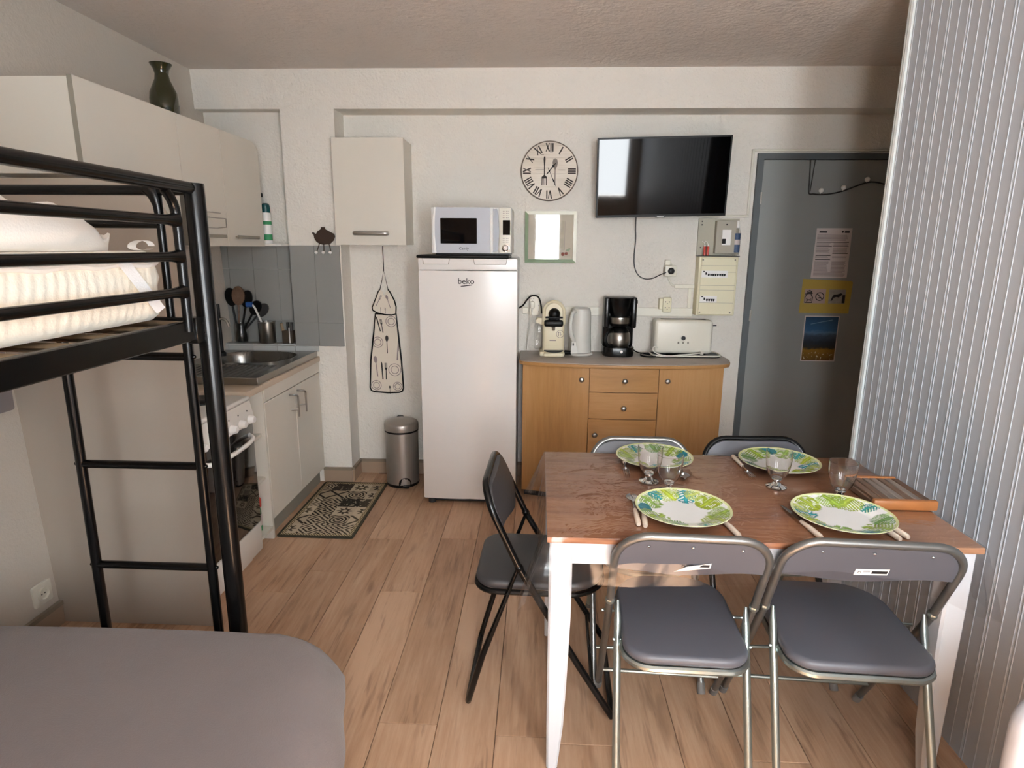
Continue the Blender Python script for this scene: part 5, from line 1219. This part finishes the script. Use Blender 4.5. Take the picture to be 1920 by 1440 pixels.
def plate_mesh():
    prof = [(0.001, .004), (.03, .004), (.06, .004), (.078, .0042), (.086, .006), (.092, .009), (.100, .0125), (.108, .0150), (.116, .0168), (.122, .018), (.1265, .019), (.130, .0205), (.1345, .0222), (.1355, .021), (.133, .0185), (.12, .0145), (.095, .005), (.085, 0), (.001, 0)]
    dense = []
    for (a, b) in zip(prof, prof[1:]):
        n = 3 if a[0] < b[0] and a[0] > .05 else 1
        for k in range(n): dense.append((a[0]+(b[0]-a[0])*k/n, a[1]+(b[1]-a[1])*k/n))
    dense.append(prof[-1]); q = MB().lathe(dense, 300)
    n = N('leaf_print_glaze'); at = n.new('VertexColor'); at.layer_name = 'print'; n.base(at.outputs[0]); n.set(rough=0.18); n.set(Coat_Weight=0.3, Coat_Roughness=0.05)
    me = q.mesh('plate', n.m); ca = me.color_attributes.new('print', 'FLOAT_COLOR', 'POINT')
    top = {i for i, p_ in enumerate(dense[:-6])}
    for i, v in enumerate(me.vertices):
        r = math.hypot(v.co.x, v.co.y); c = leaf_color(v.co.x, v.co.y, r) if (i//300) in top else (.86, .87, .82)
        ca.data[i].color = (*c, 1)
    return me
pm = plate_mesh()
for x, y, rz, l in ((0.425, 1.655, 0.2, 'round leaf-patterned plate at the near left place, in front of the first near chair'), (0.867, 1.640, 1.9, 'round leaf-patterned plate at the near right place, in front of the second near chair'),
                    (0.424, 2.098, 3.6, 'round leaf-patterned plate at the far left place, behind two glasses'), (0.856, 2.078, 4.9, 'round leaf-patterned plate at the far right place, nearest the door')):
    o = bpy.data.objects.new('plate', pm); COL.objects.link(o); o.location = (x, y, CT+.0075); o.rotation_euler = (0, 0, rz); tag(o, l, 'plate', 'leaf-patterned plates')

# glasses
def make_glass(label, loc):
    g = thing('wine_glass', label, 'glass', loc, group='short-stemmed glasses on the table')
    part('bowl', MB().lathe([(.006, .030), (.020, .034), (.030, .046), (.0365, .068), (.040, .095), (.0405, .122), (.0395, .1225), (.0388, .095), (.0352, .069), (.0285, .048), (.019, .0365), (.001, .035)], 36), M_solidglass, g, True)
    part('stem', MB().lathe([(.001, .029), (.012, .031), (.016, .029), (.012, .023), (.010, .018), (.014, .011), (.026, .006), (.032, .004), (.0325, .001), (.030, 0), (.001, 0)], 32), M_solidglass, g, True)
    return g
g0 = make_glass('short-stemmed glass in front of the far left plate, further of the left pair', (0.373, 1.912, CT))
dup(g0, (0.421, 1.832, CT), 0, 'short-stemmed glass behind the near left plate, nearer of the left pair')
dup(g0, (0.778, 1.890, CT), 0, 'short-stemmed glass in front of the far right plate')
dup(g0, (0.936, 1.800, CT), 0, 'short-stemmed glass behind the near right plate, beside the wooden box')

# cutlery
def cutlery(kind, x, y, rz, label):
    t = thing(kind, label, 'cutlery', (x, y, CT+.001), rz, 'cutlery with cream handles')
    part('handle', MB().tube([(0, -.105, .005), (0, -.098, .0052), (0, -.05, .0058), (0, -.005, .0048)], [.0055, .0078, .0078, .0055], 10), M_handle_w, t, True, label='cream handle')
    q = MB()
    if kind == 'spoon':
        q.tube([(0, -.006, .005), (0, .03, .004), (0, .055, .004)], [.003, .0025, .003], 8)
        q.grid(lambda u, v: ((.019*math.sin(PI*(.04+.92*v))**.7)*math.cos(PI*u)*-1, .052+.056*v, .0022+.006*abs(math.cos(PI*u))**2+.0005), 12, 12)
    elif kind == 'fork':
        q.tube([(0, -.006, .005), (0, .03, .004), (0, .05, .004)], [.003, .0025, .004], 8); q.rbox(-.011, .011, .048, .064, .0025, .0045, .001, 1)
        for k in (-.009, -.003, .003, .009): q.rbox(k-.0014, k+.0014, .062, .105, .0028, .0045, .0006, 1)
    else:
        q.prism([(-.003, -.006), (.003, -.006), (.008, .01), (.009, .07), (.004, .10), (-.003, .112), (-.003, .05)], .003, .0048, 'Z')
    part({'spoon': 'spoon_head', 'fork': 'fork_head', 'knife': 'blade'}[kind], q, M_chrome, t, True); return t
cutlery('spoon', 0.292, 1.678, -.05, 'spoon with a cream handle left of the near left plate')
cutlery('fork', 0.316, 1.668, -.12, 'fork tucked under the left edge of the near left plate')
cutlery('knife', 0.527, 1.620, .16, 'knife with a cream handle at the right edge of the near left plate')
cutlery('knife', 0.746, 1.625, .12, 'knife with a cream handle at the left edge of the near right plate')
cutlery('fork', 0.951, 1.628, .12, 'fork under the right edge of the near right plate, inner of the two handles')
cutlery('spoon', 0.975, 1.640, .16, 'spoon at the right edge of the near right plate, outer of the two handles')
cutlery('fork', 0.315, 2.07, PI-.05, 'fork with its tines showing left of the far left plate')
cutlery('spoon', 0.506, 2.035, PI-.1, 'spoon with its bowl showing right of the far left plate')
cutlery('fork', 0.727, 2.066, PI+.02, 'fork with its tines showing left of the far right plate')

# slatted wooden box at the right end
wb = thing('slatted_board', 'brown slatted wooden board with orange end bars at the right end of the table', 'board', (1.09, 1.82, CT))
part('base', MB().rbox(1.006, 1.176, 1.742, 1.915, CT, CT+.020, .003, 1), M_darkwood, wb)
part('end_bar', MB().rbox(0.998, 1.184, 1.722, 1.742, CT+.0005, CT+.032, .006, 2), M_orange, wb)
part('end_bar', MB().rbox(1.008, 1.168, 1.915, 1.931, CT+.0005, CT+.032, .005, 2), M_orange, wb)
for k in range(7):
    x0 = 1.010+.0235*k; part('slat', MB().rbox(x0, x0+.0205, 1.7425, 1.9145, CT+.020, CT+.029, .002, 1), (M_darkwood, M_greywood)[k in (2, 3, 5)], wb)

# ---------------------------------------------------------------- FOLDING CHAIRS
def chair(label, loc, rz, w=.20, m_back=M_tube, m_rear=M_tubeb, m_pad=M_vinyl, bar=False, sticker=True, group='folding chairs round the table'):
    c = thing('folding_chair', label, 'chair', loc, rz, group)
    yp, zp, H = .112, .530, .785
    def side(s): return [(s*w, .42, .012), (s*w, .30, .205), (s*w, .19, .395), (s*w, yp, zp), (s*w, .062, .64), (s*w, .037, .695)]
    top = []
    rc = .088
    for i in range(9):
        a = PI/2*i/8; top.append((w-rc+rc*math.cos(a), .037-.037*math.sin(a), .695+rc*math.sin(a)))
    path = side(1)+top[1:]+[(-x, y, z) for x, y, z in top[::-1]][:-1]+side(-1)[::-1]
    if bar: path = [(-w+.0, .42, .012)]*0+path
    part('back_frame', MB().tube(path, .0112, 10), m_back, c, True)
    wr_ = w-.022
    ya = -.055
    if bar:
        loop_ = [(wr_, yp, zp), (wr_, ya+.05, .20), (wr_, ya+.004, .035), (wr_-.006, ya, .018), (wr_-.03, ya-.002, .011), (-wr_+.03, ya-.002, .011), (-wr_+.006, ya, .018), (-wr_, ya+.004, .035), (-wr_, ya+.05, .20), (-wr_, yp, zp)]
        part('rear_leg', MB().tube(loop_, [.006, .0105]+[.0105]*6+[.0105, .006], 10), m_rear, c, True)
        part('front_bar', MB().tube([(w-.01, .42, .012), (-w+.01, .42, .012)], .0105, 10), m_back, c, True)
    else:
        for s in (1, -1):
            lg_ = part('rear_leg', MB().tube([(s*wr_, yp, zp), (s*wr_, yp-.014, zp-.05), (s*wr_, ya-.03, .012)], [.004, .0108, .0108], 10), m_rear, c, True)
            part('foot_cap', MB().tube([(s*wr_, ya-.028, .022), (s*wr_, ya-.032, .0)], .0125, 10), M_rubber, lg_, True)
            part('foot_cap', MB().tube([(s*w, .405, .034), (s*w, .424, .002)], .0135, 10), M_rubber, c, True)
    part('stretcher', MB().tube([(-w+.006, .352, .120), (w-.006, .352, .120)], .0062, 8), m_rear, c, True)
    ws_ = w-.032
    seat = arc(ws_-.07, .035, .07, -90, 0, 6)+arc(ws_-.12, .265, .12, 0, 90, 8)+arc(-ws_+.12, .265, .12, 90, 180, 8)+arc(-ws_+.07, .035, .07, 180, 270, 6)
    part('seat', MB().slab(seat, .432, .462, .014, 'Z', 4), m_pad, c, True)
    part('seat_frame', MB().tube([(x*.985, .17+(y-.17)*.985, .424) for x, y in seat], .0095, 8, closed=True), m_rear, c, True)
    for s in (1, -1):
        part('rivet', MB().ball((s*w, .112, zp), .0145, 8), m_rear, c, True)
        part('rivet', MB().tube([(s*(w+.014), .215, .43), (s*ws_, .215, .43)], .005, 8), m_rear, c, True)
        part('rivet', MB().tube([(s*(wr_+.013), .075, .43), (s*(wr_-.016), .075, .43)], .005, 8), m_rear, c, True)
    # padded back: fills the bow of the frame, wavy lower edge
    def ty(z): return .037*(1-max(0, (z-.695))/.09)+.037*0 if z > .695 else .037+(.695-z)*.44
    def ztop(x):
        d = abs(x)-(w-rc); return (.783 if d <= 0 else .695+math.sqrt(max(0, rc*rc-d*d)))-.004
    def zlow(x): return .654-.012*math.cos(x/w*PI+.35)
    def padf(u, v):
        x = (2*u-1)*(w-.005); k = v*8
        zl, zt = zlow(x), max(zlow(x)+.01, ztop(x)); b = .012*(1-(x/w)**2)
        if k <= 3: z, yo = zl+(zt-zl)*k/3, -.006
        elif k <= 4: z, yo = zt, -.006+.018*(k-3)
        elif k <= 7: z, yo = zt+(zl-zt)*(k-4)/3, .012
        else: z, yo = zl, .012-.018*(k-7)
        return (x, ty(z)+yo+b, z)
    pg = MB().grid(padf, 33, 9); o0 = len(pg.v)
    pg.f += [tuple(33*k for k in range(9))[::-1], tuple(32+33*k for k in range(9))]; pg.sm += [False, False]
    pb_ = part('backrest', pg, m_pad, c, True)
    if sticker:
        for x in (-.115, .0, .125): part('screw', MB().ball((x*w/.2, ty(.75)-.006+.012*(1-(x/w)**2), .748), .0055, 8, .7), M_chrome, pb_, True)
        def SY(x, z): return ty(z)-.0074+.012*(1-(x/w)**2)
        q = part('sticker', MB().add([(x, SY(x, z), z) for x, z in ((-.028, .668), (.055, .672), (.055, .694), (-.028, .690))], [(0, 1, 2, 3)]), M_pure, pb_, True, label='white paper sticker')
    return c
ch1 = chair('grey folding chair with a torn sticker on its back, near side of the table', (0.410, 1.446, 0), -.045, .198)
ch2 = chair('grey folding chair with a whole sticker on its back, near side of the table', (0.864, 1.440, 0), -.05, .222)
for c_, torn in ((ch1, True), (ch2, False)):
    b_ = [o for o in c_.children if o.name.startswith('backrest')][0]; st_ = [o for o in b_.children if o.name.startswith('sticker')][0]
    me = st_.data; a_, b2, c2, d3 = [v.co.copy() for v in me.vertices]
    q = MB()
    def P4(u, v): return a_+(b2-a_)*u+(d3-a_)*v+Vector((0, -.0012, 0))
    for u0, u1, v0, v1 in (((.50, .96, .28, .72),) if not torn else ((.62, .95, .35, .75),)): q.add([P4(u0, v0), P4(u1, v0), P4(u1, v1), P4(u0, v1)], [(0, 1, 2, 3)])
    q.tube([P4(.14+.045*math.cos(2*PI*k/12)*1.0, .48+.17*math.sin(2*PI*k/12)) for k in range(12)], .0006, 5, closed=True)
    for v in (.35, .55, .7): q.add([P4(.24, v), P4(.44, v), P4(.44, v+.06), P4(.24, v+.06)], [(0, 1, 2, 3)])
    o = part('sticker_print', q, M_ink, st_, True) if False else part('sticker_print', q, M_ink, b_, True)
    if torn:
        for i, v in enumerate((a_+Vector((-.012, 0, -.010)), b2+Vector((0, 0, .002)), c2, d3+Vector((.020, 0, -.010)))): me.vertices[i].co = v
chair('grey folding chair on the far side of the table before the sideboard', (0.400, 2.275, 0), PI, .185, m_pad=M_vinyl, sticker=False)
chair('dark-framed grey folding chair on the far side of the table before the door', (0.845, 2.310, 0), PI+.03, .195, m_back=M_black, m_pad=M_vinyl, sticker=False)
chair('black-framed folding chair standing at the left end of the table', (-0.152, 1.935, 0), -PI/2-.03, .205, m_back=M_black, m_rear=M_black, m_pad=M_vinylb, bar=True, sticker=False)

# white padded chair cut off by the lower right corner of the frame
M_wv = mat('white_vinyl', '#c9ccd4', 0.45, var=0.02)
wch = thing('padded_chair', 'white rounded padded chair cut off by the lower right corner of the photo', 'chair', (1.07, 0.86, 0))
part('backrest', MB().slab(rrect(0.880, 1.27, 0.40, 0.724, .075, 8), 0.955, 1.02, .028, 'Y', 4), M_wv, wch)
part('seat', MB().slab(rrect(0.885, 1.265, 0.60, 0.97, .05), 0.40, 0.46, .02, 'Z', 3), M_pure, wch)
for x, y in ((.91, .63), (1.24, .63), (.91, .97), (1.24, .97)): part('leg', MB().tube([(x, y, 0), (x, y, .41)], .014, 10), M_alu, wch)
